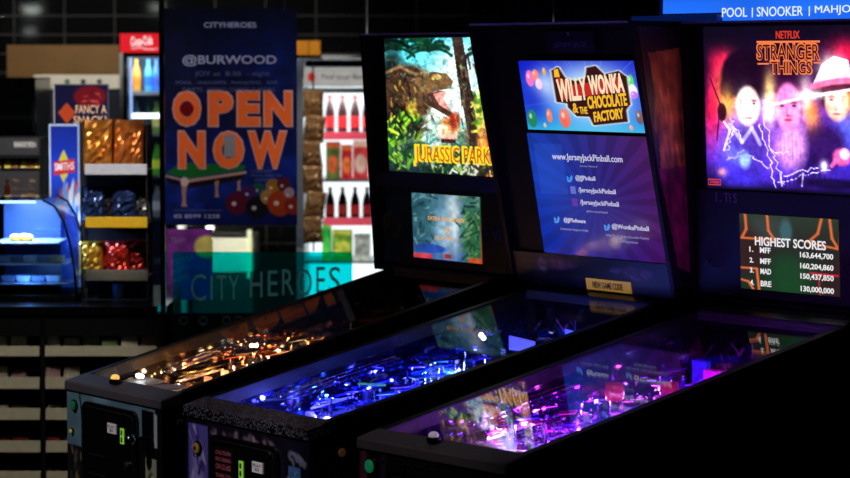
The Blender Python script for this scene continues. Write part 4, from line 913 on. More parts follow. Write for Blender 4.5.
# bottom foliage
cv.strokes(110, (.0, .60, .30, .98), [(50, 120, 40), (150, 200, 50), (20, 60, 40), (200, 226, 70), (16, 40, 40)], .09, (3.4, 6.0), .011, 12); cv.strokes(60, (.30, .90, 1, 1), [(40, 90, 40), (150, 190, 80), (30, 50, 50), (200, 200, 190)], .06, (3.4, 6.0), .010, 13)
cv.ell(.22, .86, .12, .14, (40, 66, 90), .75, .7); cv.strokes(16, (.05, .75, .3, .98), [(120, 180, 60), (30, 70, 40)], .1, (3.4, 6), .010, 15)
cv.noise(.14, 3, 3); cv.noise(.25, 8, 7); cv.a = np.clip(cv.a, 0, 1)**1.2
qj = bq1(-.0104, 1.8630, .5277, 1.4493, .002)
tl = art('translite', qj, cv, DISPG, r1, .006)
jointext('title_glow', [('JURASSIC PARK', .245, .785, .995, .955, .085)], qj, emis('title_yellow', (255, 226, 40), 1.1), tl, .0015)
jointext('title_lettering', [('JURASSIC PARK', .275, .800, .985, .945, .004)], qj, emis('title_orange', (226, 110, 26), .8), tl, .003)
# speaker panel and display
qs = bq1(-.082, 1.445, .592, 1.162, -.002)
cv = Canvas(100, 50, (9, 9, 13)); cv.rect(.0, .0, 1, .16, (28, 32, 50)); cv.rect(.02, .2, .98, .97, (6, 6, 9)); cv.ell(.48, .08, .02, .05, (8, 8, 10))
sp_ = art('speaker_panel', qs, cv, PRINT, r1, .006)
for cx in (.12, .88):
    c0 = qs.p(cx, .58, .002); m_ = MB()
    for k in range(4):
        rr = .012+.011*k; m_.tube([qs.p(cx, .58, .0015)+Vector((rr*math.cos(a), 0, rr*math.sin(a))) for a in np.linspace(0, 2*PI, 21)[:-1]], .0014, 4, True)
    m_.build('speaker_grille', mat('grille_grey', (26, 26, 32), .5), sp_)
qd = bq1(.1151, 1.3856, .4628, 1.1852, -.006)
cv = Canvas(110, 90, (60, 90, 120)); cv.grad([(0, (80, 130, 150)), (.5, (90, 150, 190)), (1, (60, 100, 170))]); cv.glow(.62, .35, .10, .5, (235, 245, 250), .95); cv.glow(.45, .6, .15, .3, (190, 225, 240), .8); cv.ell(.1, .4, .22, .5, (40, 90, 100), .8, .8).ell(.92, .6, .18, .5, (50, 110, 60), .9, .7)
cv.strokes(70, (.7, 0, 1, 1), [(30, 80, 50), (70, 130, 80), (20, 50, 50), (120, 170, 120)], .12, (0, 6), .014, 3); cv.strokes(40, (0, 0, .35, .8), [(60, 110, 110), (110, 160, 170), (30, 70, 80)], .12, (0, 6), .014, 4); cv.ell(.25, .84, .24, .07, (40, 80, 190), .9)
cv.rect(0, .93, .28, 1, (226, 70, 90)).rect(.82, .93, 1, 1, (216, 90, 40)).rect(.46, .90, .56, .97, (180, 50, 50)); cv.noise(.15, 4, 6)
ds = art('display_screen', qd, cv, artmat('dim_screen', .8, .2), sp_, .006)
jointext('display_lettering', [('EXTRA BALL SCORE', .24, .34, .78, .40, .02), ('2', .47, .50, .57, .60, .01), ('PLAYER 1', .34, .64, .66, .69, .02)], qd, emis('disp_orange', (236, 170, 90), .9), ds)
# ================================================================== MIDDLE MACHINE (chocolate factory)
w2 = .5435
pal2 = [(30, 40, 220), (60, 60, 255), (20, 20, 120), (110, 80, 240), (20, 110, 230), (60, 140, 200)]
dk = lambda pal, f: [tuple(int(x*f) for x in c) for c in pal]
art2 = lambda k: blotch(110, 220, 30+k, [(255, 250, 245)]+pal2, (8, 8, 60), 700, .016) if k == 0 else (blotch(140, 30, 40+k, dk(pal2, .6), (10, 10, 30), 60, .02))
SPK = speck()
r2, P2, bq2, zt2, B2 = machine((.746, -.0586, 0), -.0065, w2, .8916, .2323, 'pinball machine with candy title screen and blue lit playfield, middle of the row',
    (-.100, .7157, 1.1179, .195, 1.1599, 1.8982), SPK, .5, art2)
BL = (.10, .14, 1)
LK = 5
lights2 = [(.08, .22, .05, .55, BL), (.26, .20, .05, .5, (.22, .18, 1)), (.44, .25, .05, .4, (.3, .22, 1)), (.10, .45, .06, .5, BL), (.30, .48, .07, .45, BL), (.45, .55, .06, .35, BL), (.12, .72, .08, .4, (.05, .2, 1)), (.35, .78, .08, .35, BL), (.46, .9, .08, .2, (.3, .3, 1)), (.07, .95, .09, .12, (.4, .5, 1))]
pm, clr, b2m = furnish(r2, P2, w2, 22, pal2, [(60, 60, 255), (40, 40, 255), (90, 70, 255), (40, 90, 255), (150, 150, 255)], lights2, None, nlamp=96, yhot=(.12, .95), bulb_s=5)
for dx in (0, .045): MB().sphere(tuple(P2(.10+dx, .84-dx*.6, .125)), .007).build('spot_lamp', emis('white_spot2', (240, 240, 255), 9), r2, smooth=True)  # glowing spheres added for white spots mirrored in the glass
for k in range(3): MB().lathe([(.013, 0), (.013, .004)], P2(.14+.03*k, .40+.01*k, .06), 16).build('green_lamp', emis('green_disc', (50, 170, 110), .6), r2)
for x, y in ((.36, .93), (.30, .78)):
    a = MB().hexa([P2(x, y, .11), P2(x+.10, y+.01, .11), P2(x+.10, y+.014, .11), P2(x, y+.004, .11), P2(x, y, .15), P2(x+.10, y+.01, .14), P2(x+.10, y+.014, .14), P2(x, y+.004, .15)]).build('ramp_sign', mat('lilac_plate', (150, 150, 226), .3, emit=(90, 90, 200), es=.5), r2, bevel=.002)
zf = .8916; qf = front_face(zf, w2)
cv = Canvas(110, 84, (20, 16, 34)); cv.noise(.3, 5, 8); cv.rect(.02, .06, .19, 1, (96, 84, 170)); cv.ell(.10, .5, .05, .3, (170, 160, 220), .8, .8); cv.strokes(30, (.02, .06, .17, .95), [(150, 140, 210), (60, 40, 120), (190, 180, 230), (40, 30, 90)], .08, (1, 2), .010, 4)
cv.strokes(22, (.22, .05, .76, .10), [(120, 100, 120), (60, 46, 60), (150, 130, 140)], .03, (0, 3), .012, 6); cv.rect(.80, .10, .98, 1, (14, 14, 22)); cv.strokes(12, (.82, .10, .96, .16), [(130, 130, 160)], .03, (0, 3), .010, 2); cv.rect(.835, .20, .93, .48, (70, 110, 170)); cv.strokes(26, (.84, .2, .92, .46), [(110, 150, 200), (40, 60, 110)], .03, (0, 3), .008, 9)
art('front_print', qf, cv, PRINT, r2, .001)
dr = coin_door(r2, zf, .115, .435, .820, .325, .262)
qc = Quad((.140, -.0745, .790), (.090, 0, 0), (0, 0, -.088)); cv = Canvas(30, 36, (26, 16, 22)); art('notice_card', qc, cv, PRINT, dr, .001, .001)
jointext('notice_lettering', [('CAUTION', .1, .1, .9, .22), ('NO DRINKS', .1, .30, .9, .42), ('ON GLASS', .1, .50, .9, .66), ('THANK YOU', .1, .78, .9, .9)], qc, mat('notice_ink', (150, 70, 80), .5, emit=(150, 70, 80), es=.12), dr, .0018)
button(r2, .042, .772, .014, (150, 116, 44), .12, ring=(16, 14, 12)); MB().lathe([(.006, 0), (.006, -.0015)], (.042, -.0741, .772), 8, 'y').build('button_mark', mat('mark_dark', (60, 40, 20)), r2)
plunger(r2, .49, .60)
side_button(r2, w2, .03, .815, (120, 80, 40), .10)
# side art of the backbox (right side)
xs = .6157
o_ = Vector(B2(xs+.001, 1.885, -.01)); e2 = Vector(B2(xs+.001, 1.175, -.01))-o_
qside = Quad(o_, (0, .245, 0), e2)
cv = Canvas(70, 180, (14, 10, 24)); cv.poly([(.10, .10), (.55, .08), (.80, .35), (.80, .52), (.05, .54), (.12, .3)], (150, 84, 40)); cv.poly([(.55, .08), (.62, .30), (.80, .35)], (96, 50, 30)); cv.strokes(24, (.1, .1, .7, .5), [(176, 108, 50), (110, 60, 30), (196, 130, 60)], .12, (1, 2.2), .02, 5)
cv.poly([(.02, .54), (.6, .53), (.70, .62), (.3, .95), (.1, .92)], (110, 24, 60)); cv.ell(.65, .66, .25, .13, (26, 16, 34)); cv.line([(.5, .62), (.7, .58), (.8, .68), (.6, .76)], .02, (110, 90, 130)); cv.strokes(12, (.1, .56, .5, .9), [(140, 40, 70), (70, 16, 44)], .1, (1, 2), .02, 6); cv.noise(.3, 6, 7)
art('side_art', qside, cv, artmat('side_print', .02, .4, 1), r2, .001)
# upper screen
qt = bq2(.076, 1.7924, .597, 1.5978, -.004)
cv = Canvas(220, 110, (30, 60, 210)); cv.grad([(0, (14, 24, 190)), (.5, (16, 60, 225)), (.8, (24, 120, 225)), (1, (50, 180, 225))]); cv.glow(.58, .5, .32, .40, (150, 220, 255), .9); cv.glow(.20, .35, .10, .2, (200, 225, 255), .9); cv.glow(.08, .6, .12, .25, (20, 30, 180), .7); cv.glow(.95, .3, .08, .4, (24, 40, 200), .6)
R_ = random.Random(5)
for i in range(40):
    a = R_.uniform(0, 2*PI); cv.line([(.58+.32*math.cos(a), .5+.4*math.sin(a)), (.58+.6*math.cos(a), .5+.8*math.sin(a))], .004, (90, 150, 255), .22)
for x, y, rx, ry, c in ((.08, .25, .035, .12, (246, 110, 190)), (.13, .20, .03, .08, (250, 130, 120)), (.15, .33, .03, .08, (255, 200, 235)), (.21, .15, .015, .06, (226, 160, 60)), (.05, .84, .04, .13, (30, 130, 90)), (.20, .79, .024, .10, (246, 120, 70)), (.33, .82, .045, .14, (250, 90, 60)), (.15, .93, .012, .035, (220, 190, 130)), (.91, .28, .024, .09, (40, 220, 60)), (.915, .42, .036, .10, (250, 245, 255)), (.92, .47, .03, .05, (190, 80, 240)), (.94, .78, .03, .10, (110, 80, 90)), (.86, .93, .014, .04, (246, 150, 110))):
    cv.ell(x, y, rx, ry, c, 1, .2); cv.ell(x-rx*.3, y-ry*.3, rx*.3, ry*.3, (255, 255, 255), .6, .6)
cv.glow(.58, .45, .30, .36, (225, 250, 255), .95)
LG = [(.285, .14), (.33, .10), (.37, .24), (.46, .30), (.56, .24), (.58, .10), (.64, .08), (.70, .20), (.82, .15), (.87, .22), (.87, .60), (.83, .68), (.83, .84), (.57, .90), (.545, .78), (.44, .78), (.38, .66), (.38, .60), (.29, .58)]
cv.line(LG+[LG[0]], .022, (250, 250, 240), .9); cv.line(LG+[LG[0]], .012, (70, 30, 20), 1)
cv.poly(LG, (52, 20, 16)); cv.poly([(.31, .20), (.42, .34), (.58, .30), (.82, .22), (.84, .42), (.60, .48), (.32, .56)], (190, 44, 34))
us = art('title_screen', qt, cv, artmat('title_screen_art', 1.05, .15), r2, .006)
cream = emis('title_cream', (255, 228, 190), 1.0); gold = emis('title_gold', (250, 190, 40), 1.0)
jointext('title_lettering', [('WILLY', .305, .26, .55, .59, .03, -.04), ('WONKA', .57, .20, .855, .48, .035, -.04)], qt, cream, us, .002)
jointext('subtitle_lettering', [('&', .41, .60, .455, .74, .02), ('THE', .465, .65, .53, .75, .02), ('CHOCOLATE', .54, .50, .86, .68, .035, -.06), ('FACTORY', .575, .72, .82, .87, .035, -.07)], qt, gold, us, .002)
MB().hexa([qt.p(.305, .12, .002), qt.p(.335, .11, .002), qt.p(.335, .11, .004), qt.p(.305, .12, .004), qt.p(.30, .23, .002), qt.p(.342, .22, .002), qt.p(.342, .22, .004), qt.p(.30, .23, .004)]).build('hat_mark', gold, us)
# small plate above
qp = bq2(.22, 1.876, .42, 1.815, -.002)
cv = Canvas(60, 24, (16, 16, 24)); cv.rect(.1, .3, .9, .92, (24, 22, 32)); sp2 = art('speaker_plate', qp, cv, PRINT, r2, .004, .003)
text('plate_lettering', 'JERSEY JACK', qp, .15, .5, .85, .78, mat('plate_ink', (70, 66, 80)), sp2, 0, .005)
MB().lathe([(.005, 0), (.005, -.004)], tuple(qp.p(.5, .1, .004)), 10, 'y').build('camera_dot', mat('dot_grey', (110, 110, 120), .3), sp2)
MB().lathe([(.005, 0), (.005, -.006)], tuple(bq2(.49, 1.85, .5, 1.84, -.004).o), 10, 'y').build('keylock', CHROME, r2)
# lower screen
ql = bq2(.066, 1.5864, .597, 1.2411, -.004)
cv = Canvas(160, 130, (40, 60, 200)); U, V = cv.u, cv.v
base = np.stack([20+62*U-10*V, 44-26*U+14*(1-V), 168-70*U+0*V], -1)/255.
ang = np.arctan2(V-.55, U-.5); ray = .5+.5*np.sign(np.sin(ang*22)); cv.a = base*(1+.16*(ray[..., None]-.5)); cv.glow(.12, .35, .25, .35, (36, 80, 214), .6); cv.rect(.05, .08, .28, .5, (60, 110, 240), .25); cv.ell(.45, .68, .3, .25, (90, 90, 170), .25, .9)
ls = art('score_screen', ql, cv, artmat('score_screen_art', .8, .1), r2, .006)
wh = emis('soft_white_text', (220, 220, 250), .85); dimw = emis('dim_white_text', (150, 150, 200), .7)
jointext('screen_lettering', [('www.JerseyJackPinball.com', .19, .155, .76, .225), ('@JJPinball', .36, .33, .52, .38), ('/JerseyJackPinball', .37, .43, .67, .48), ('/JerseyJackPinball', .37, .53, .68, .58), ('@JJPSoftware', .21, .69, .39, .735), ('@WonkaPinball', .60, .71, .89, .76)], ql, wh, ls, .0015)
jointext('small_lettering', [('Jersey Discord', .41, .245, .55, .262), ('@WonkaPinball', .41, .615, .58, .635), ('Customer Support Help', .17, .775, .40, .80), ('Willy Wonka & the Chocolate Factory', .54, .80, .88, .825), ('Pinball Experience', .62, .84, .79, .865)], ql, dimw, ls, .0015)
cvb = emis('bird_blue', (70, 150, 240), .9)
for u, v in ((.31, .355), (.15, .705), (.56, .735)):
    m_ = MB(); pts = [(-.022, .02), (-.006, .022), (.004, .0), (.018, -.02), (.024, -.008), (.022, .008), (.01, .028), (-.01, .034), (-.024, .028), (-.012, .02), (-.02, -.012), (-.004, .002)]
    m_.prism([(u+a, v+b*1.1) for a, b in pts], lambda a, b, d: ql.p(a, b, d), .0005, .0018); m_.build('bird_icon', cvb, ls)
MB().prism([(.305, .425), (.345, .425), (.345, .485), (.305, .485)], lambda a, b, d: ql.p(a, b, d), .0005, .0018).build('square_icon', emis('fb_blue', (110, 120, 220), .8), ls)
MB().prism([(.305, .525), (.345, .525), (.345, .585), (.305, .585)], lambda a, b, d: ql.p(a, b, d), .0005, .0018).build('square_icon', emis('insta_violet', (110, 60, 190), .7), ls)
# lower trim with sticker
qr = bq2(-.09, 1.238, .60, 1.142, -.004)
cv = Canvas(140, 30, (14, 10, 18)); cv.ell(.20, .35, .035, .22, (90, 76, 84), .9, .5).ell(.31, .30, .10, .16, (84, 44, 56), .9, .6).ell(.67, .30, .04, .1, (90, 60, 84), .9, .6).ell(.80, .36, .09, .2, (90, 50, 74), .9, .5); cv.noise(.5, 5, 3)
rt = art('lower_art', qr, cv, artmat('side_print'), r2, .006)
qy = Quad(qr.p(.475, .62, .003), qr.p(.755, .62, .003)-qr.p(.475, .62, .003), qr.p(.475, .96, .003)-qr.p(.475, .62, .003))
MB().prism([(0, 0), (1, 0), (1, 1), (0, 1)], lambda a, b, d: qy.p(a, b, d), -.002, .0).build('yellow_sticker', mat('yellow_sticker', (226, 170, 30), .5, emit=(226, 170, 30), es=.22), rt)
text('sticker_lettering', 'NEW GAME CODE', qy, .15, .22, .82, .80, mat('sticker_ink', (50, 34, 10)), rt, .02, .001)
# ================================================================== RIGHT MACHINE
w3 = .5053
pal3 = [(140, 30, 230), (210, 60, 240), (70, 30, 220), (190, 150, 255), (220, 60, 160), (60, 50, 160)]
art3 = lambda k: blotch(110, 220, 50+k, [(255, 250, 245)]+pal3, (30, 10, 60), 700, .016) if k == 0 else (blotch(140, 30, 60+k, dk(pal3, .6), (18, 10, 30), 60, .02))
r3, P3, bq3, zt3, B3 = machine((1.4927, -.0273, 0), .0407, w3, .8889, .2245, 'pinball machine with pink and purple backglass and purple lit playfield, furthest right in the row',
    (-.068, .672, 1.1376, .0468, 1.1643, 1.897), LOCK, 1.15, art3)
PU = (.32, .06, 1)
LK = 6.5
lights3 = [(.10, .30, .05, .35, (.5, .2, 1)), (.30, .24, .05, .30, (.7, .25, 1)), (.42, .34, .05, .30, PU), (.10, .5, .06, .35, PU), (.30, .55, .07, .35, (.6, .1, 1)), (.42, .62, .06, .3, PU), (.12, .75, .08, .28, (.4, .1, 1)), (.36, .82, .08, .20, (.25, .1, 1)), (.2, .98, .09, .10, (.9, .1, .8)), (.42, .98, .09, .06, (.3, .25, 1))]
pm, clr, b3m = furnish(r3, P3, w3, 33, pal3, [(130, 50, 255), (170, 60, 255), (90, 50, 255), (190, 130, 255), (220, 70, 230)], lights3, None, nlamp=96, yhot=(.2, .9), bulb_s=5)
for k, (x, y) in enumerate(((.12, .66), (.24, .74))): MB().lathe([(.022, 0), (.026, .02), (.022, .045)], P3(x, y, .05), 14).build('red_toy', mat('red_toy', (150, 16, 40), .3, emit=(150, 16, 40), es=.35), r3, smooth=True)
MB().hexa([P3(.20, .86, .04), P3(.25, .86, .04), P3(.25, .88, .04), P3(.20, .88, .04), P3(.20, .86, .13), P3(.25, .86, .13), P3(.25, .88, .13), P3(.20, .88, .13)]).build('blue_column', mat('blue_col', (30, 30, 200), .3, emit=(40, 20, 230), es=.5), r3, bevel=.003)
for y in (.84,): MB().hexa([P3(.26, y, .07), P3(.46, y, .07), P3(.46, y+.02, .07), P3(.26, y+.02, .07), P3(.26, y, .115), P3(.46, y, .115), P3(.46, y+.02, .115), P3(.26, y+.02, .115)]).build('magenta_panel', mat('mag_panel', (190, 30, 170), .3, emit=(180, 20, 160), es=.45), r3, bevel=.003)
m_ = MB()
m_.lathe([(.03, 0), (.036, .02), (.028, .04)], P3(.41, .42, .03), 16); m_.build('dome_toy', mat('dome_dark', (40, 50, 90), .15), r3, smooth=True)
zf = .8889; qf = front_face(zf, w3)
cv = Canvas(110, 84, (14, 10, 16)); cv.ell(.03, .3, .03, .4, (110, 50, 80), .8, .8).ell(.17, .3, .02, .35, (70, 40, 80), .7, .8); cv.noise(.3, 3, 6)
art('front_print', qf, cv, PRINT, r3, .001)
coin_door(r3, zf, .095, .41, .812, .2, .26)
button(r3, .028, .812, .016, (20, 130, 84), .30)
plunger(r3, .455, .77)
for x in (.07, .17, .21, .26): MB().lathe([(.004, 0), (.004, -.004), (.002, -.005)], (x, -.0635, .83), 8, 'y').build('bolt', CHROME, r3)
shooter_button(r3, .225, -.030, .889, (205, 190, 200), .25)
side_button(r3, w3, -.01, .80, (20, 10, 14), 0)
# backglass: glowing clouds and plain figures
qj = bq3(-.0104, 1.8835, .5277, 1.4493, .002)
W, H = 230, 210; cv = Canvas(W, H, (10, 6, 22))
def PX(x, y): return uvpx(qj, r3, x, y)
def G(x, y, rx, ry, c, al=1): u, v = PX(x, y); cv.glow(u, v, rx/163., ry/160., c, al)
def EL(x, y, rx, ry, c, al=1, soft=.3, rot=0): u, v = PX(x, y); cv.ell(u, v, rx/163., ry/160., c, al, soft, rot)
def PL(p, c, al=1): cv.poly([PX(*q) for q in p], c, al)
cv.grad([(0, (12, 8, 22)), (.25, (36, 8, 44)), (.55, (110, 40, 160)), (.8, (60, 30, 180)), (1, (26, 12, 70))])
G(712, 110, 12, 40, (236, 20, 70), .95); G(722, 62, 13, 13, (250, 30, 90), .95); G(728, 92, 13, 24, (250, 130, 50), .95); G(846, 55, 18, 14, (230, 20, 70), .9); G(704, 60, 5, 60, (20, 6, 30), .8)
G(738, 150, 26, 26, (120, 110, 250), .9); G(792, 150, 28, 20, (190, 120, 230), .9); G(846, 132, 18, 26, (90, 110, 250), .9); G(738, 172, 26, 16, (60, 44, 200), .9); G(800, 172, 34, 12, (84, 50, 210), .9)
# dark jackets with pale folds
EL(750, 146, 20, 24, (60, 36, 130), .75, .7); EL(822, 146, 26, 24, (40, 14, 70), .9, .6); EL(805, 168, 14, 20, (34, 14, 80), .85, .7); EL(792, 146, 15, 22, (216, 150, 226), .85, .7)
for x in range(780, 806, 4): cv.line([PX(x, 134), PX(x+1, 160)], .003, (150, 90, 170), .6)
cv.line([PX(730, 124), PX(742, 142), PX(752, 128), PX(760, 144)], .012, (196, 190, 255), .7)
# three plain heads, strongly lit
EL(743, 74, 24, 24, (26, 6, 26), 1, .2); EL(728, 88, 9, 12, (30, 6, 28), 1, .4); EL(764, 84, 10, 16, (28, 6, 26), 1, .4); EL(789, 82, 20, 16, (36, 8, 38), 1, .2); EL(835, 84, 22, 24, (34, 10, 30), 1, .3)
for cx, cy, rx, ry, c in ((748, 106, 13, 19, (255, 214, 200)), (788, 108, 13.5, 23, (222, 130, 190)), (837, 102, 12.5, 18, (255, 176, 150))):
    EL(cx, cy, rx, ry, c, 1, .25)
    for s_ in (-1, 1):
        EL(cx+s_*rx*.45, cy-5.2, 3.4, 1.3, (110, 40, 80), .75, .8); EL(cx+s_*rx*.45, cy-2.2, 2.2, 1.2, (70, 20, 60), .85, .7)
    EL(cx-.8, cy+5, 1.1, 4.5, (200, 90, 120), .6, .9); EL(cx, cy+7.6, 2.6, 1, (150, 50, 90), .6, .9); EL(cx, cy+12, 4.2, 1.4, (190, 50, 90), .85, .6)
G(744, 108, 9, 16, (255, 255, 240), .8); G(770, 96, 6, 22, (255, 214, 130), .95); G(768, 110, 8, 14, (255, 250, 240), .95); G(806, 98, 7, 20, (255, 226, 230), .9); G(812, 114, 8, 14, (255, 150, 60), .85); G(840, 100, 8, 12, (255, 244, 226), .8); G(788, 92, 12, 8, (240, 120, 190), .7)
G(727, 104, 7, 16, (255, 190, 90), .8); G(852, 100, 6, 16, (250, 150, 70), .7)
# pale lit brim and light streak
PL([(813, 84), (822, 64), (834, 56), (848, 60), (852, 78)], (246, 190, 255)); G(832, 68, 13, 12, (255, 250, 255), .95); EL(834, 84, 26, 5, (230, 110, 150), 1, .4, -.12); EL(838, 88, 22, 3.5, (60, 16, 40), .8, .5, -.1)
cv.line([PX(768, 106), PX(806, 97), PX(866, 87)], .008, (255, 236, 240), .95); G(812, 95, 14, 4, (255, 255, 255), .9)
EL(842, 157, 9, 8, (240, 90, 150), 1, .5); EL(845, 154, 5, 5, (255, 210, 236), 1, .6); cv.line([PX(836, 160), PX(832, 166)], .012, (230, 90, 150), .9)
R_ = random.Random(8)
def bolt(x0, y0, x1, y1, c, wd=.0045, n=9, j=2.2):
    pts = [PX(x0+(x1-x0)*i/n+(R_.uniform(-j, j) if 0 < i < n else 0), y0+(y1-y0)*i/n+(R_.uniform(-j, j) if 0 < i < n else 0)) for i in range(n+1)]; cv.line(pts, wd*1.6, (150, 110, 255), .25); cv.line(pts, wd*.45, c, .8)
for a in ((764, 116, 772, 152), (760, 124, 768, 150), (772, 152, 784, 184), (768, 150, 776, 188), (728, 158, 750, 156), (750, 156, 770, 168), (730, 118, 740, 140), (778, 182, 830, 170), (784, 176, 818, 168), (734, 130, 726, 150), (770, 150, 792, 154)): bolt(*a, (240, 232, 255))
bolt(727, 160, 744, 150, (250, 190, 210), .005); EL(745, 160, 6, 8, (150, 190, 255), .85, .7); G(738, 156, 12, 8, (110, 130, 255), .6); EL(722, 112, 5, 9, (40, 10, 20), .9, .3); cv.line([PX(710, 78), PX(720, 104), PX(717, 140)], .005, (60, 14, 40), .9); cv.line([PX(724, 122), PX(730, 130), PX(724, 150)], .007, (255, 220, 230), .8)
for x in range(782, 830, 4): cv.line([PX(x, 186), PX(x+R_.uniform(-2, 2), 186-R_.uniform(6, 15))], .005, (210, 200, 255) if R_.random() < .55 else (40, 20, 90), .8)
EL(832, 184, 30, 5, (16, 8, 40), .8, .6); G(824, 166, 4, 5, (250, 245, 255), .9); G(722, 172, 5, 4, (255, 170, 150), .8)
cv.noise(.10, 3, 3); cv.noise(.14, 9, 7); cv.a = np.clip(cv.a, 0, 1)**1.1*1.2
u0_, v0_ = PX(705, 100); cv.mixm(np.clip((u0_+.01-cv.u)/.03, 0, 1), (6, 4, 14), .95); cv.glow(.5, 1.0, 1.0, .02, (6, 4, 14), .9); cv.glow(.0, 1.0, .10, .14, (14, 6, 40), .8); cv.glow(.05, .0, .3, .14, (10, 6, 20), .9)
tl3 = art('backglass', qj, cv, artmat('backglass_art', 1.45, .22), r3, .006)
tu = lambda x0, y0, x1, y1: (*PX(x0, y0), *PX(x1, y1))
redl = emis('neon_red', (226, 60, 40), .95); orl = emis('neon_orange', (255, 130, 70), 1.05); drk = emis('dark_maroon', (90, 22, 24), .6)
def tt(s, x0, y0, x1, y1, b): a = tu(x0, y0, x1, y1); return (s, a[0], a[1], a[2], a[3], b)
jointext('brand_lettering', [tt('NETFLIX', 776, 31, 800, 38.5, .02)], qj, redl, tl3, .0015)
jointext('title_outline', [tt('STRANGER', 756.5, 43, 821, 60.5, .05), tt('THINGS', 770, 60, 813, 75, .05)], qj, orl, tl3, .0015)
jointext('title_lettering', [tt('STRANGER', 758, 44.5, 820, 59.5, .0), tt('THINGS', 771.5, 61.5, 812, 73.5, .0)], qj, drk, tl3, .003)
m_ = MB()
for x0, y0, x1, y1 in ((757, 41, 820, 42.5), (758, 63, 769, 64.5), (814, 62, 821, 63.5)):
    a, b = PX(x0, y0); c, d = PX(x1, y1); m_.prism([(a, b), (c, b), (c, d), (a, d)], lambda p, q, dd: qj.p(p, q, dd), .0005, .0018)
m_.build('title_bar', orl, tl3)
a, b = PX(709, 179); c, d = PX(721, 185); m_ = MB(); pts = [qj.p(a, b, .0015), qj.p(c, b, .0015), qj.p(c, d, .0015), qj.p(a, d, .0015)]
m_.tube(pts, .0014, 4, True).build('logo_frame', emis('logo_red', (226, 70, 50), .9), tl3); text('logo_lettering', 'STERN', qj, a+.01, b+.008, c-.01, d-.008, MC['logo_red'], tl3, .01, .0015)
qs = bq3(-.050, 1.445, .592, 1.162, -.002)
cv = Canvas(100, 50, (6, 5, 8)); cv.rect(.0, .0, 1, .16, (12, 10, 16)); cv.rect(.02, .2, .98, .97, (4, 4, 6)); sp_ = art('speaker_panel', qs, cv, PRINT, r3, .006)
jointext('panel_lettering', [('I . TI S', .12, .02, .24, .11)], qs, mat('panel_ink', (110, 90, 110)), sp_)
for cx in (.12, .88):
    m_ = MB()
    for k in range(4):
        rr = .012+.011*k; m_.tube([qs.p(cx, .58, .0015)+Vector((rr*math.cos(a), 0, rr*math.sin(a))) for a in np.linspace(0, 2*PI, 21)[:-1]], .0014, 4, True)
    m_.build('speaker_grille', MC['grille_grey'], sp_)
qd = bq3(.1151, 1.3856, .4628, 1.1852, -.006)
cv = Canvas(130, 90, (34, 60, 40)); cv.grad([(0, (50, 66, 50)), (.4, (44, 44, 34)), (1, (30, 56, 34))]); cv.ell(.3, .2, .2, .2, (70, 80, 76), .7, .8).ell(.48, .2, .06, .16, (70, 120, 130), .8, .6).ell(.05, .5, .2, .3, (60, 34, 24), .8, .8).ell(.95, .85, .12, .3, (60, 30, 30), .8, .8).ell(.5, .8, .2, .3, (26, 80, 36), .8, .8)
OC = (246, 120, 60)
for p in ([(.06, 0), (.07, .2), (.02, .32), (.36, .32), (.30, .2), (.29, 0)], [(.84, 0), (.80, .2), (.70, .32)], [(.92, 0), (.94, .25), (1, .38), (.72, .33)], [(.0, .72), (.17, .72), (.19, 1.0)], [(.0, .88), (.08, .9), (.13, 1.0)]): cv.line(p, .014, OC)
cv.line([(.72, .72), (1, .73)], .012, (236, 40, 70)); cv.line([(.80, .74), (.81, 1)], .010, (190, 40, 60))
ds3 = art('display_screen', qd, cv, artmat('dim_screen'), sp_, .006)
sc_w = emis('score_white', (240, 236, 236), .95)
rows = [('1.', 'MFF', '163,644,700', .43), ('2.', 'MFF', '160,204,860', .575), ('3.', 'MAD', '150,437,850', .71), ('4.', 'BRE', '130,000,000', .875)]
it = [('HIGHEST SCORES', .16, .29, .88, .41, .02)]
for a, b, c, y in rows: it += [(a, .10, y, .14, y+.07, .02), (b, .21, y, .32, y+.075, .02), (c, .62, y+.02, .95, y+.105, .02)]
jointext('score_lettering', it, qd, sc_w, ds3)
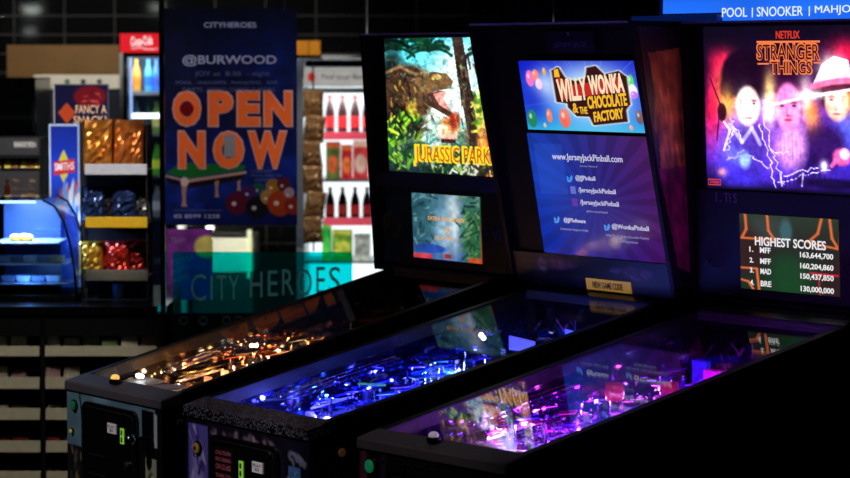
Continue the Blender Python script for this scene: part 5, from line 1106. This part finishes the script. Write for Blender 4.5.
# ------------------------------------------------------------------ hanging blue lit sign above the right machine
def at_y(px, py, yw):
    f = Vector((-math.sin(YAW)*math.cos(PITCH), math.cos(YAW)*math.cos(PITCH), math.sin(PITCH))); u = RGT.cross(f)
    d = f*F_PX+RGT*(px-425)-u*(py-239); return CAM+d*((yw-CAM.y)/d.y)
SY = 1.50
a = at_y(662, 14.5, SY); b = at_y(866, 3, SY); zb_ = a.z
r = empty('blue_light_sign', (a.x, SY, zb_), 0, 'bright blue lit sign listing pool, snooker and mahjong above the right pinball machine', 'sign')
wS = b.x-a.x; hS = .30
MB().box(-.02, wS+.6, .006, .10, -.03, hS).build('sign_box', mat('sign_navy', (14, 26, 80), .4, emit=(10, 26, 90), es=.25), r, bevel=.004)
qg = Quad((0, .004, hS), (wS+.55, 0, 0), (0, 0, -hS+.002))
cv = Canvas(60, 30, (24, 92, 235)); cv.grad([(0, (20, 80, 230)), (1, (34, 110, 245))]); cv.noise(.08, 2, 8); fc = art('sign_face', qg, cv, artmat('blue_face', 1.05, .4), r, .004)
c = at_y(722, 14, SY); x2_ = c.x-a.x
lx = at_y(636, 20, SY); MB().box(lx.x-a.x, x2_, -.02, .10, -.055, -.004).build('ledge_strip', mat('sign_ledge', (16, 40, 110), .35, emit=(16, 50, 140), es=.22, noise=(30, .4)), r, bevel=.002)
q3 = Quad((x2_, .002, .002), (wS+.53-x2_, 0, 0), (0, 0, -.032)); fc2 = art('sign_lower_face', q3, Canvas(50, 10, (30, 104, 242)), artmat('blue_face'), r, .004)
qt3 = Quad((x2_+.002, .0, .017), (b.x-a.x-x2_+.10, 0, 0), (0, 0, -.034))
wl = emis('sign_letter', (225, 238, 255), 1.1)
jointext('sign_lettering', [('POOL', .0, .05, .155, .85, .0), ('|', .185, .1, .19, .9, 0), ('SNOOKER', .215, .05, .49, .85, 0), ('|', .525, .1, .53, .9, 0), ('MAHJONG', .56, .05, .86, .85, 0)], qt3, wl, r, .002)
for x in (.1, wS+.4): MB().lathe([(.003, hS), (.003, CEIL-zb_)], (x, .05, 0), 8).build('cord', STEEL, r)
lamp('sign_light', 'AREA', (a.x+.3, SY-.05, zb_+.1), .6, (.15, .4, 1), .3, (a.x+.3, 0, zb_-.2))
